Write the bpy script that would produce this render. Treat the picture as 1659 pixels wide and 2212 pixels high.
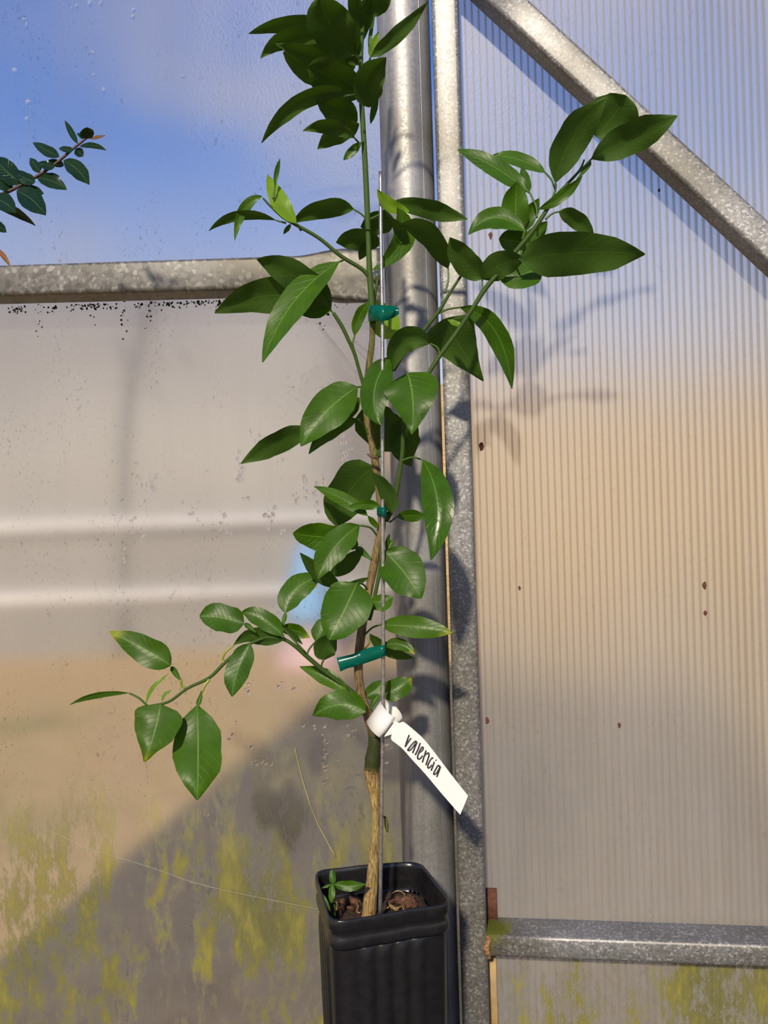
import bpy, math, random
from mathutils import Vector, Matrix, noise
random.seed(7)
sc = bpy.context.scene
for o in list(bpy.data.objects): bpy.data.objects.remove(o)

# ------------------------------------------------------------------ camera, sky, sun, exposure
F = 1700.0; CX, CY = 829.5, 1106.0; ROLL = math.radians(1.75); CZ = 0.69
CAM = Vector((0, 0, CZ))
cr, sr = math.cos(ROLL), math.sin(ROLL)
cd = bpy.data.cameras.new('camera'); cam = bpy.data.objects.new('camera', cd); sc.collection.objects.link(cam)
cd.sensor_width = 36; cd.lens = F/2212*36; cd.clip_start = 0.02; cd.clip_end = 400
cam.matrix_world = Matrix(((cr, sr, 0, 0), (0, 0, -1, 0), (-sr, cr, 0, CZ), (0, 0, 0, 1)))
sc.camera = cam
sc.view_settings.view_transform = 'Standard'; sc.view_settings.look = 'None'
sc.view_settings.gamma = 1; sc.view_settings.use_curve_mapping = False
sc.view_settings.exposure = 0.05

SUN_DIR = Vector((0.21, 1.0, -0.66)).normalized()
sl = bpy.data.lights.new('sun_offscreen', 'SUN'); sl.energy = 4.5; sl.angle = math.radians(2.8); sl.color = (1.0, 0.87, 0.67)
so = bpy.data.objects.new('sun_offscreen', sl); sc.collection.objects.link(so)
so.rotation_euler = SUN_DIR.to_track_quat('-Z', 'Y').to_euler(); so.location = (-2, -6, 5)

w = bpy.data.worlds.new('sky'); sc.world = w; w.use_nodes = True
nt = w.node_tree; nt.nodes.clear()
def wn(t, **k):
    n = nt.nodes.new(t)
    for a, b in k.items(): setattr(n, a, b)
    return n
tc = wn('ShaderNodeTexCoord'); sep = wn('ShaderNodeSeparateXYZ'); nt.links.new(tc.outputs['Generated'], sep.inputs[0])
ramp = wn('ShaderNodeValToRGB'); e = ramp.color_ramp.elements
e[0].position = 0.0; e[0].color = (1.0, 0.98, 1.0, 1); e[1].position = 0.75; e[1].color = (0.03, 0.13, 0.60, 1)
k = ramp.color_ramp.elements.new(0.20); k.color = (0.62, 0.72, 1.0, 1)
k = ramp.color_ramp.elements.new(0.40); k.color = (0.11, 0.31, 0.88, 1)
nt.links.new(sep.outputs['Z'], ramp.inputs[0])
mp = wn('ShaderNodeMapping'); mp.inputs['Scale'].default_value = (1.6, 1.6, 3.0); mp.inputs['Location'].default_value = (4.1, 3.3, 0.3)
nt.links.new(tc.outputs['Generated'], mp.inputs[0])
ns = wn('ShaderNodeTexNoise'); ns.inputs['Scale'].default_value = 1.7; ns.inputs['Detail'].default_value = 4
nt.links.new(mp.outputs[0], ns.inputs['Vector'])
cr2 = wn('ShaderNodeValToRGB'); cr2.color_ramp.elements[0].position = 0.46; cr2.color_ramp.elements[1].position = 0.78
nt.links.new(ns.outputs[0], cr2.inputs[0])
mx = wn('ShaderNodeMixRGB'); mx.inputs[2].default_value = (0.60, 0.57, 0.62, 1)
nt.links.new(cr2.outputs[0], mx.inputs[0]); nt.links.new(ramp.outputs[0], mx.inputs[1])
bg = wn('ShaderNodeBackground'); bg.inputs[1].default_value = 0.80; wo = wn('ShaderNodeOutputWorld')
nt.links.new(mx.outputs[0], bg.inputs[0]); nt.links.new(bg.outputs[0], wo.inputs[0])

# ------------------------------------------------------------------ pixel helpers
def ray(u, v):                       # world direction through a photo pixel, scaled so y = 1
    a = u-CX; b = CY-v
    return Vector(((a*cr+b*sr)/F, 1.0, (-a*sr+b*cr)/F))
def P(u, v, d): return CAM + ray(u, v)*d
def Pz(u, v, z):
    r = ray(u, v); return CAM + r*((z-CZ)/r.z)
def on_plane(u, v, p0, n):
    r = ray(u, v); return CAM + r*((p0-CAM).dot(n)/r.dot(n))
YAW = math.radians(7.8)
EX = Vector((math.cos(YAW), -math.sin(YAW), 0)); EY = Vector((math.sin(YAW), math.cos(YAW), 0)); EZ = Vector((0, 0, 1))
WO = P(903, 1106, 0.82); WO.z = 0.0
def L(x, y, z): return WO + EX*x + EY*y + EZ*z          # wall coordinates: along, outward, up
def wl(u, v, y=0.0):                                      # pixel -> (x, z) on the wall plane at offset y
    p = on_plane(u, v, L(0, y, 0), EY) - WO
    return p.dot(EX), p.z

# ------------------------------------------------------------------ object helpers
C = sc.collection
def thing(name, label, cat, loc, group=None):
    o = bpy.data.objects.new(name, None); C.objects.link(o); o.location = loc; o.empty_display_size = 0.05
    o['label'] = label; o['category'] = cat
    if group: o['group'] = group
    return o
def root_loc(p):
    while p is not None and p.parent is not None: p = p.parent
    return Vector(p.location) if p is not None else Vector((0, 0, 0))
def mesh(name, V, Fc, mat, parent=None, loc=None, smooth=True, uvs=None, cols=None):
    off = root_loc(parent) if parent is not None else (Vector(loc) if loc is not None else Vector((0, 0, 0)))
    me = bpy.data.meshes.new(name)
    me.from_pydata([tuple(Vector(v)-off) for v in V], [], Fc)
    if smooth:
        for p in me.polygons: p.use_smooth = True
    if uvs is not None:
        ul = me.uv_layers.new(name='UVMap')
        for lp in me.loops: ul.data[lp.index].uv = uvs[lp.vertex_index]
    if cols is not None:
        ca = me.color_attributes.new('tint', 'FLOAT_COLOR', 'POINT')
        for i, c in enumerate(cols): ca.data[i].color = (*c, 1)
    me.materials.append(mat); me.update()
    o = bpy.data.objects.new(name, me); C.objects.link(o)
    if parent is not None: o.parent = parent
    else: o.location = off
    return o
def tag(o, label, cat, group=None):
    o['label'] = label; o['category'] = cat
    if group: o['group'] = group
    return o
def struct(o, label=None):
    o['kind'] = 'structure'
    if label: o['label'] = label
    return o

def catmull(pts, n):
    """pts: list of tuples (any dimension) -> smooth list with n samples per span"""
    out = []
    m = len(pts)
    for i in range(m-1):
        p0 = pts[max(i-1, 0)]; p1 = pts[i]; p2 = pts[i+1]; p3 = pts[min(i+2, m-1)]
        for k in range(n):
            t = k/n
            out.append(tuple(0.5*((2*b)+(-a+c)*t+(2*a-5*b+4*c-d)*t*t+(-a+3*b-3*c+d)*t**3) for a, b, c, d in zip(p0, p1, p2, p3)))
    out.append(tuple(pts[-1])); return out
def tube(pts, radii, sides=10, bump=0.0, caps=True):
    V = []; Fc = []
    n = len(pts); pts = [Vector(p) for p in pts]
    up = Vector((0.31, -0.9, 0.12)).normalized()
    for i in range(n):
        t = (pts[min(i+1, n-1)]-pts[max(i-1, 0)]).normalized()
        s = t.cross(up)
        if s.length < 1e-4: s = t.cross(Vector((1, 0, 0)))
        s.normalize(); q = s.cross(t)
        for j in range(sides):
            a = 2*math.pi*j/sides
            rr = radii[i]
            if bump: rr *= 1+bump*noise.noise(Vector((math.cos(a)*1.5, math.sin(a)*1.5, i*0.45)))
            V.append(pts[i]+s*(math.cos(a)*rr)+q*(math.sin(a)*rr))
    for i in range(n-1):
        for j in range(sides):
            a = i*sides+j; b = i*sides+(j+1) % sides
            Fc.append((a, b, b+sides, a+sides))
    if caps:
        Fc.append(tuple(reversed(range(sides)))); Fc.append(tuple(range((n-1)*sides, n*sides)))
    return V, Fc
def rrect(hw, hh, r, k=3):
    """rounded rectangle outline, counter clockwise"""
    out = []
    for cx, cy, a0 in ((hw-r, hh-r, 0), (-hw+r, hh-r, 90), (-hw+r, -hh+r, 180), (hw-r, -hh+r, 270)):
        for i in range(k+1):
            a = math.radians(a0+90*i/k); out.append((cx+r*math.cos(a), cy+r*math.sin(a)))
    return out
def loft(secs, caps=True, closed=True):
    """secs: list of lists of points of one length"""
    V = []; Fc = []; m = len(secs[0])
    for s in secs: V += s
    for i in range(len(secs)-1):
        for j in range(m if closed else m-1):
            a = i*m+j; b = i*m+(j+1) % m
            Fc.append((a, b, b+m, a+m))
    if caps:
        Fc.append(tuple(reversed(range(m)))); Fc.append(tuple(range((len(secs)-1)*m, len(secs)*m)))
    return V, Fc
def bar(p0, p1, side, up, hw, hh, r, n=2):
    secs = []
    for i in range(n):
        c = p0.lerp(p1, i/(n-1))
        secs.append([c+side*a+up*b for a, b in rrect(hw, hh, r)])
    return loft(secs)

# ------------------------------------------------------------------ materials
def mat(name):
    m = bpy.data.materials.new(name); m.use_nodes = True; m.node_tree.nodes.clear(); return m
class N:
    def __init__(s, m): s.t = m.node_tree
    def n(s, typ, ins=None, **kw):
        nd = s.t.nodes.new(typ)
        for a, b in kw.items(): setattr(nd, a, b)
        if ins:
            for key, v in ins.items():
                if isinstance(v, bpy.types.NodeSocket): s.t.links.new(v, nd.inputs[key])
                else: nd.inputs[key].default_value = v
        return nd
    def ramp(s, fac, stops, interp='LINEAR'):
        nd = s.t.nodes.new('ShaderNodeValToRGB'); nd.color_ramp.interpolation = interp
        el = nd.color_ramp.elements
        el[0].position, el[0].color = stops[0][0], (*stops[0][1], 1)
        el[1].position, el[1].color = stops[-1][0], (*stops[-1][1], 1)
        for p, c in stops[1:-1]:
            q = el.new(p); q.color = (*c, 1)
        s.t.links.new(fac, nd.inputs[0]); return nd.outputs[0]
    def mix(s, fac, a, b, blend='MIX'):
        return s.n('ShaderNodeMixRGB', {0: fac, 1: a, 2: b}, blend_type=blend).outputs[0]
    def math(s, op, a, b=0.5): return s.n('ShaderNodeMath', {0: a, 1: b}, operation=op).outputs[0]
    def coord(s, scale=(1, 1, 1), rot=(0, 0, 0), kind='Position'):
        if kind == 'Position': v = s.n('ShaderNodeNewGeometry').outputs['Position']
        else: v = s.n('ShaderNodeTexCoord').outputs[kind]
        return s.n('ShaderNodeMapping', {'Vector': v, 'Scale': scale, 'Rotation': rot}).outputs[0]
    def noise(s, vec, scale, detail=3, rough=0.5):
        return s.n('ShaderNodeTexNoise', {'Vector': vec, 'Scale': scale, 'Detail': detail, 'Roughness': rough}).outputs[0]
    def bump(s, h, strength, dist=0.001):
        return s.n('ShaderNodeBump', {'Height': h, 'Strength': strength, 'Distance': dist}).outputs[0]
    def out(s, sh): s.n('ShaderNodeOutputMaterial', {'Surface': sh})
g1 = lambda x: (x, x, x)

def zinc(name, spangle=170.0, base=0.42, fleck=0.8, streak=False, tint=(1, 1, 1)):
    m = mat(name); q = N(m)
    v = q.coord((1, 1, 1))
    d = q.noise(v, 60, 3)
    vec = q.n('ShaderNodeVectorMath', {0: v, 1: q.n('ShaderNodeVectorMath', {0: q.n('ShaderNodeTexNoise', {'Vector': v, 'Scale': 90.0}).outputs['Color'], 'Scale': 0.0024}, operation='SCALE').outputs[0]}, operation='ADD').outputs[0]
    vor = q.n('ShaderNodeTexVoronoi', {'Vector': vec, 'Scale': spangle})
    cell = q.n('ShaderNodeSeparateColor', {0: vor.outputs['Color']}).outputs[0]
    big = q.noise(v, 9, 3)
    fl = q.ramp(cell, [(0.0, g1(base*0.72)), (0.55, g1(base)), (0.84, g1(base*1.1)), (0.92, g1(fleck)), (1.0, g1(fleck))])
    if streak:
        st = q.noise(q.coord((60, 60, 2.2)), 3.0, 5, 0.65)
        fl = q.mix(0.85, fl, q.ramp(st, [(0.3, g1(base*0.8)), (0.7, g1(base*1.22))]))
    dirt = q.ramp(big, [(0.35, (0.62, 0.60, 0.54)), (0.65, (1, 1, 1))])
    col = q.mix(1.0, fl, dirt, 'MULTIPLY'); col = q.mix(1.0, col, (*tint, 1), 'MULTIPLY')
    rg = q.ramp(cell, [(0, g1(0.42)), (1, g1(0.58))])
    b = q.n('ShaderNodeBsdfPrincipled', {'Base Color': col, 'Metallic': 0.5, 'Roughness': rg, 'Normal': q.bump(q.math('ADD', cell, d), 0.10, 0.0008)})
    q.out(b.outputs[0]); return m
M_POST = zinc('zinc_pipe', 420, 0.31, 0.36, True)
M_TUBE = zinc('zinc_square_tube', 520, 0.27, 0.44)
M_RAIL = zinc('zinc_rail', 240, 0.18, 0.28, tint=(1.0, 0.98, 0.92))

def simple(name, col, rough=0.5, metal=0.0, noise_amt=0.25, scale=80, bump=0.0, spec=0.5):
    m = mat(name); q = N(m); v = q.coord()
    nz = q.noise(v, scale, 4)
    c = q.mix(1.0, (*col, 1), q.ramp(nz, [(0.25, g1(1-noise_amt)), (0.75, g1(1.0+noise_amt*0.3))]), 'MULTIPLY')
    ins = {'Base Color': c, 'Roughness': rough, 'Metallic': metal, 'Specular IOR Level': spec}
    if bump: ins['Normal'] = q.bump(nz, bump, 0.001)
    q.out(q.n('ShaderNodeBsdfPrincipled', ins).outputs[0]); return m

def film_material(name, ior, haze_lo, haze_hi, algae, haze_col, blur=1.0, dshare=0.93, speckle=1.0):
    """hazy plastic sheet: rough see-through + dust that scatters light + algae and specks"""
    m = mat(name); q = N(m)
    v = q.coord(); z = q.n('ShaderNodeSeparateXYZ', {0: q.n('ShaderNodeNewGeometry').outputs['Position']}).outputs['Z']
    big = q.noise(q.coord((5, 5, 2.2)), 1.0, 4, 0.6)
    streak = q.noise(q.coord((55, 55, 6)), 1.0, 4, 0.6)
    haze = q.ramp(big, [(0.3, g1(haze_lo)), (0.7, g1(haze_hi))])
    haze = q.mix(0.35, haze, q.ramp(streak, [(0.3, g1(haze_lo)), (0.7, g1(haze_hi))]))
    speck = q.noise(q.coord((260, 260, 180)), 1.0, 3, 0.7)
    clump = q.noise(q.coord((16, 16, 10)), 1.0, 3, 0.6)
    sp = q.math('MULTIPLY', q.ramp(speck, [(0.575, g1(0)), (0.66, g1(1))]), q.ramp(clump, [(0.42, g1(0)), (0.58, g1(1))]))
    sp = q.math('MULTIPLY', sp, speckle)
    hc = q.mix(q.math('MULTIPLY', sp, 0.8), (*haze_col, 1), (0.10, 0.085, 0.055, 1))
    # algae
    an = q.noise(q.coord((36, 36, 13)), 1.0, 9, 0.78)
    ab = q.noise(q.coord((4.5, 4.5, 3.0)), 1.0, 3, 0.5)
    zf = q.n('ShaderNodeMapRange', {'Value': z, 'From Min': algae[0], 'From Max': algae[1], 'To Min': 1.0, 'To Max': 0.0}).outputs[0]
    am = q.math('MULTIPLY', q.ramp(q.math('ADD', q.math('MULTIPLY', an, 0.75), q.math('MULTIPLY', ab, 0.5)), [(0.575, g1(0)), (0.67, g1(1))]), zf)
    acol = q.ramp(an, [(0.3, (0.10, 0.11, 0.04)), (0.5, (0.21, 0.21, 0.06)), (0.7, (0.52, 0.47, 0.06))])
    col = q.mix(am, hc, acol)
    fac = q.math('MAXIMUM', q.math('MAXIMUM', haze, q.math('MULTIPLY', sp, 0.45)), q.math('MULTIPLY', am, 0.72))
    fine = q.noise(q.coord((420, 420, 300)), 1.0, 2)
    nb = q.bump(q.math('ADD', fine, q.math('MULTIPLY', streak, 0.5)), 0.25, 0.0006)
    refr = q.n('ShaderNodeBsdfRefraction', {'Color': (0.97, 0.97, 0.96, 1), 'Roughness': blur, 'IOR': ior}, distribution='GGX')
    dif = q.n('ShaderNodeBsdfDiffuse', {'Color': col, 'Normal': nb}); tr = q.n('ShaderNodeBsdfTranslucent', {'Color': col})
    dsh = q.math('MULTIPLY', dshare, q.math('SUBTRACT', 1.0, q.math('MULTIPLY', am, 0.45)))
    dt = q.n('ShaderNodeMixShader', {0: dsh, 1: dif.outputs[0], 2: tr.outputs[0]})
    mixd = q.n('ShaderNodeMixShader', {0: fac, 1: refr.outputs[0], 2: dt.outputs[0]})
    gl = q.n('ShaderNodeBsdfGlossy', {'Color': (1, 1, 1, 1), 'Roughness': 0.35, 'Normal': nb})
    fin = q.n('ShaderNodeMixShader', {0: 0.008, 1: mixd.outputs[0], 2: gl.outputs[0]})
    q.out(fin.outputs[0]); return m
M_FILM = film_material('plastic_film', 1.055, 0.14, 0.34, (0.30, 0.56), (0.70, 0.67, 0.60), 0.48, 0.90)
def rib_material():
    m = mat('polycarbonate_rib'); q = N(m)
    d = q.n('ShaderNodeBsdfDiffuse', {'Color': (0.30, 0.26, 0.20, 1)}); t = q.n('ShaderNodeBsdfTransparent', {'Color': (0.86, 0.84, 0.80, 1)})
    q.out(q.n('ShaderNodeMixShader', {0: 0.84, 1: d.outputs[0], 2: t.outputs[0]}).outputs[0]); return m
M_RIB = rib_material()

def leaf_material(name, top, under, trans=0.25, tcol=(0.25, 0.42, 0.02), rough=0.38, yellow=0.0, vein=(0.10, 0.20, 0.025)):
    m = mat(name); q = N(m)
    uv = q.n('ShaderNodeTexCoord').outputs['UV']; s = q.n('ShaderNodeSeparateXYZ', {0: uv})
    u, v = s.outputs['X'], s.outputs['Y']           # u along 0..1, v across -1..1 mapped to 0..1
    av = q.math('ABSOLUTE', q.math('SUBTRACT', v, 0.5))
    rib = q.ramp(av, [(0.008, g1(1)), (0.024, g1(0))])
    lat = q.math('SINE', q.math('MULTIPLY', q.math('SUBTRACT', u, q.math('MULTIPLY', av, 0.42)), 62.0))
    latm = q.ramp(lat, [(0.90, g1(0)), (1.0, g1(0.17))])
    rnd = q.n('ShaderNodeObjectInfo').outputs['Random']
    nz = q.noise(q.coord((1, 1, 1)), 55, 4)
    t = q.mix(1.0, (*top, 1), q.ramp(nz, [(0.25, g1(0.72)), (0.8, g1(1.25))]), 'MULTIPLY')
    t = q.mix(1.0, t, q.ramp(rnd, [(0, (0.82, 0.86, 0.9)), (1, (1.22, 1.12, 1.0))]), 'MULTIPLY')
    if yellow:
        ym = q.math('MULTIPLY', q.ramp(u, [(0.80, g1(0)), (1.0, g1(1))]), q.ramp(nz, [(0.35, g1(0.1)), (0.6, g1(1))]))
        t = q.mix(q.math('MULTIPLY', ym, yellow), t, (0.42, 0.42, 0.02, 1))
    t = q.mix(q.math('MAXIMUM', rib, latm), t, (*vein, 1))
    un = q.mix(1.0, (*under, 1), q.ramp(nz, [(0.25, g1(0.8)), (0.8, g1(1.15))]), 'MULTIPLY')
    un = q.mix(q.math('MULTIPLY', q.math('MAXIMUM', rib, latm), 0.35), un, (*vein, 1))
    bf = q.n('ShaderNodeNewGeometry').outputs['Backfacing']
    col = q.mix(bf, t, un)
    bn = q.bump(q.math('ADD', q.math('MULTIPLY', latm, -1.0), q.math('MULTIPLY', nz, 0.6)), 0.55, 0.0010)
    rg = q.math('ADD', q.math('MULTIPLY', bf, 0.2), rough)
    pb = q.n('ShaderNodeBsdfPrincipled', {'Base Color': col, 'Roughness': rg, 'Specular IOR Level': 0.22, 'Normal': bn})
    tl = q.n('ShaderNodeBsdfTranslucent', {'Color': q.mix(q.math('MULTIPLY', latm, 0.8), (*tcol, 1), tuple(c*0.6 for c in tcol)+(1,))})
    q.out(q.n('ShaderNodeMixShader', {0: trans, 1: pb.outputs[0], 2: tl.outputs[0]}).outputs[0]); return m
M_LEAF = leaf_material('citrus_leaf', (0.033, 0.092, 0.002), (0.046, 0.100, 0.014), 0.14, (0.14, 0.30, 0.005), yellow=0.0)
M_LEAFY = leaf_material('citrus_leaf_yellow_tip', (0.035, 0.092, 0.002), (0.046, 0.100, 0.014), 0.14, (0.18, 0.32, 0.005), yellow=0.85)
M_GLOSS = leaf_material('glossy_citrus_leaf', (0.033, 0.092, 0.002), (0.046, 0.100, 0.014), 0.14, (0.14, 0.30, 0.005), rough=0.24)
M_YOUNG = leaf_material('young_leaf', (0.12, 0.25, 0.012), (0.14, 0.26, 0.02), 0.30, (0.42, 0.60, 0.03))
M_SHRUB = leaf_material('shrub_leaf', (0.008, 0.026, 0.007), (0.02, 0.035, 0.015), 0.06, (0.1, 0.2, 0.02), rough=0.15, vein=(0.05, 0.10, 0.05))
M_BROWN = leaf_material('dry_leaf', (0.16, 0.07, 0.03), (0.14, 0.07, 0.04), 0.1, (0.3, 0.15, 0.03))

def bark_material():
    m = mat('bark'); q = N(m)
    c = q.n('ShaderNodeVertexColor', layer_name='tint').outputs[0]
    st = q.noise(q.coord((900, 900, 75)), 1.0, 5, 0.7)
    st2 = q.n('ShaderNodeTexVoronoi', {'Vector': q.coord((650, 650, 60)), 'Scale': 1.0}, feature='DISTANCE_TO_EDGE').outputs[0]
    lum = q.n('ShaderNodeSeparateColor', {0: c}).outputs[0]
    amt = q.ramp(lum, [(0.05, g1(0.25)), (0.16, g1(1))])
    k = q.mix(amt, (1, 1, 1, 1), q.ramp(st, [(0.32, (0.32, 0.26, 0.20)), (0.62, (1.25, 1.2, 1.1))]))
    k2 = q.mix(amt, (1, 1, 1, 1), q.ramp(st2, [(0.0, (0.45, 0.38, 0.32)), (0.12, (1, 1, 1))]))
    col = q.mix(1.0, q.mix(1.0, c, k, 'MULTIPLY'), k2, 'MULTIPLY')
    b = q.n('ShaderNodeBsdfPrincipled', {'Base Color': col, 'Roughness': 0.6, 'Specular IOR Level': 0.25, 'Normal': q.bump(q.math('MULTIPLY', st, amt), 0.8, 0.0015)})
    q.out(b.outputs[0]); return m
M_BARK = bark_material()
M_PET = simple('petiole_green', (0.055, 0.115, 0.012), 0.45, 0, 0.3, 200)
M_PETY = simple('petiole_yellow', (0.26, 0.30, 0.04), 0.45, 0, 0.3, 200)
M_TWIG = simple('brown_twig', (0.085, 0.042, 0.026), 0.6, 0, 0.5, 300, 0.4)
M_STAKE = simple('steel_rod', (0.40, 0.38, 0.36), 0.36, 0.75, 0.45, 260, 0.25)
M_POT = simple('black_plastic', (0.011, 0.011, 0.012), 0.27, 0, 0.4, 130, 0.12)
M_SOIL = simple('potting_soil', (0.045, 0.024, 0.013), 0.9, 0, 0.7, 260, 0.8)
M_CHIP = simple('bark_chip', (0.12, 0.052, 0.022), 0.8, 0, 0.6, 400, 0.5)
M_ROOT = simple('dry_rootlet', (0.42, 0.27, 0.10), 0.7, 0, 0.3, 300)
M_TAG = simple('white_tag', (0.74, 0.72, 0.68), 0.5, 0, 0.05, 60)
M_INK = simple('black_ink', (0.010, 0.009, 0.016), 0.35, 0, 0.0)
M_RUST = simple('rust', (0.115, 0.040, 0.022), 0.85, 0.1, 0.6, 220, 0.6)
M_WELD = simple('rusty_weld', (0.36, 0.19, 0.09), 0.8, 0.2, 0.8, 520, 1.0)
M_STRAND = simple('dry_strand', (0.36, 0.32, 0.10), 0.7)
def tape_material():
    m = mat('green_tape'); q = N(m)
    d = q.n('ShaderNodeBsdfPrincipled', {'Base Color': (0.004, 0.20, 0.15, 1), 'Roughness': 0.22})
    t = q.n('ShaderNodeBsdfTransparent', {'Color': (0.05, 0.62, 0.50, 1)}); tl = q.n('ShaderNodeBsdfTranslucent', {'Color': (0.01, 0.42, 0.32, 1)})
    a = q.n('ShaderNodeMixShader', {0: 0.45, 1: d.outputs[0], 2: tl.outputs[0]})
    q.out(q.n('ShaderNodeMixShader', {0: 0.30, 1: a.outputs[0], 2: t.outputs[0]}).outputs[0]); return m
M_TAPE = tape_material()
def drop_material():
    m = mat('water_drop'); q = N(m)
    q.out(q.n('ShaderNodeBsdfPrincipled', {'Base Color': (1, 1, 1, 1), 'Roughness': 0.03, 'IOR': 1.33, 'Transmission Weight': 1.0}).outputs[0]); return m
M_DROP = drop_material()

# ------------------------------------------------------------------ ground and what stands outside
def ground_material():
    m = mat('ground'); q = N(m); v = q.coord()
    a = q.noise(v, 1.3, 5, 0.6); b = q.noise(v, 14, 4, 0.7)
    base = q.ramp(b, [(0.3, (0.40, 0.27, 0.11)), (0.7, (0.68, 0.48, 0.22))])
    grass = q.ramp(b, [(0.3, (0.10, 0.11, 0.03)), (0.7, (0.34, 0.33, 0.10))])
    z = q.n('ShaderNodeSeparateXYZ', {0: v}).outputs['Z']
    band = q.math('MULTIPLY', q.ramp(z, [(0.35, g1(0)), (0.40, g1(1)), (0.52, g1(1)), (0.60, g1(0))]), 0.0)
    col = q.mix(q.ramp(a, [(0.56, g1(0)), (0.66, g1(0.8))]), base, grass)
    q.out(q.n('ShaderNodeBsdfPrincipled', {'Base Color': col, 'Roughness': 0.95, 'Specular IOR Level': 0.1, 'Normal': q.bump(b, 0.6, 0.03)}).outputs[0]); return m
M_GROUND = ground_material()
def gz(x, y):
    t = max(0.0, min(1.0, (y-4.3)/8.5)); s = t*t*(3-2*t)
    return 2.7*s + (0.10*noise.noise(Vector((x*0.35, y*0.35, 0))) if y > 3 else 0.0)*min(1, max(0, (y-3)/3))
xs = [-40, -25, -16, -11, -8, -6, -4.5, -3.2, -2.2, -1.4, -.7, 0, .7, 1.4, 2.2, 3.2, 4.5, 6, 8, 11, 16, 25, 40]
ys = [-30, -15, -6, -2, 0, .6, 1.2, 1.8, 2.4, 3.0, 3.6, 4.2, 4.8, 5.5, 6.2, 7, 8, 9, 10, 11, 12, 13, 15, 20, 40, 90]
V = [(x, y, gz(x, y)) for y in ys for x in xs]; m_ = len(xs)
Fc = [(j*m_+i, j*m_+i+1, (j+1)*m_+i+1, (j+1)*m_+i) for j in range(len(ys)-1) for i in range(m_-1)]
struct(mesh('ground', V, Fc, M_GROUND), 'bare tan dirt ground rising to a bank outside the greenhouse')

M_DARK_FLOOR = simple('bounce_cut_floor', (0.030, 0.029, 0.028), 0.8, 0, 0.4, 40, 0.3)  # unseen dark floor, added to cut bounced light and darken undersides
fl_o = []
for z in (0.004, 0.0):
    fl_o += [L(-0.74, 0.03, z), L(3.2, 0.03, z), L(3.2, -8, z), L(-0.74, -8, z)]
struct(mesh('floor', fl_o, [(3, 2, 1, 0), (4, 5, 6, 7), (0, 1, 5, 4), (1, 2, 6, 5), (2, 3, 7, 6), (3, 0, 4, 7)], M_DARK_FLOOR, smooth=False), 'unseen dark floor added to cut bounced light inside the greenhouse')
M_HOOP = simple('grey_cover', (0.30, 0.285, 0.26), 0.55, 0, 0.25, 1.2)
M_WHITE = simple('white_pipe', (0.90, 0.88, 0.84), 0.35, 0, 0.05, 5)
M_TARP = simple('blue_tarp', (0.20, 0.46, 0.80), 0.5, 0, 0.2, 6)
M_PINK = simple('pink_tub', (0.62, 0.42, 0.42), 0.5, 0, 0.2, 6)
hb = thing('hoop_house', 'grey plastic covered hoop house seen blurred through the hazy film', 'greenhouse', (-2.2, 4.2, 0))
HX0, HX1 = -5.2, 0.05
prof = [(0.0, 0.0), (0.02, 0.55), (0.14, 1.15), (0.45, 1.7), (0.95, 2.1), (1.6, 2.28), (2.3, 2.1), (2.75, 1.7), (3.1, 1.15), (3.2, 0.5), (3.2, 0.0)]
prof = catmull(prof, 3)
nx = 12
secs = [[Vector((HX0+(HX1-HX0)*i/nx, 4.15+a, b)) for a, b in prof] for i in range(nx+1)]
Vh, Fh = loft(secs, caps=True, closed=False)
mesh('cover', Vh, Fh, M_HOOP, hb)
for hz, yy in ((0.67, 4.13), (0.31, 4.12)):
    Vt, Ft = tube([Vector((HX0, yy, hz)), Vector((HX1, yy, hz))], [0.034]*2, 10)
    mesh('purlin', Vt, Ft, M_WHITE, hb)
for i in range(5):
    x = HX0+0.1+(HX1-HX0-0.2)*i/4
    Vt, Ft = tube([Vector((x, 4.15+a-0.03, b+0.02)) for a, b in prof], [0.022]*len(prof), 8)
    mesh('hoop', Vt, Ft, M_HOOP, hb)
def slump(name, c, sx, sy, sz, mt, label, cat):
    V = []; Fc = []; n, r = 14, 6
    for j in range(r+1):
        f = j/r
        for i in range(n):
            a = 2*math.pi*i/n; k = (1-0.55*f**2.2)*(1+0.13*noise.noise(Vector((math.cos(a)*1.6, math.sin(a)*1.6, f*2+sx))))
            V.append(Vector((c[0]+sx*k*math.cos(a), c[1]+sy*k*math.sin(a), c[2]+sz*f*(1+0.1*math.sin(3*a)*f))))
    for j in range(r):
        for i in range(n):
            a = j*n+i; b = j*n+(i+1) % n; Fc.append((a, b, b+n, a+n))
    Fc.append(tuple(range(r*n, r*n+n))); Fc.append(tuple(reversed(range(n))))
    return tag(mesh(name, V, Fc, mt, None, (c[0], c[1], 0)), label, cat)
slump('tarp_bundle', (-0.33, 3.72, 0.205), 0.11, 0.11, 0.34, M_TARP, 'blue tarp bundle blurred behind the film near the trunk', 'tarp')
slump('storage_tub', (-0.33, 3.72, 0.0), 0.16, 0.15, 0.17, M_PINK, 'pinkish tub under the blue bundle behind the film', 'tub')

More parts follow.
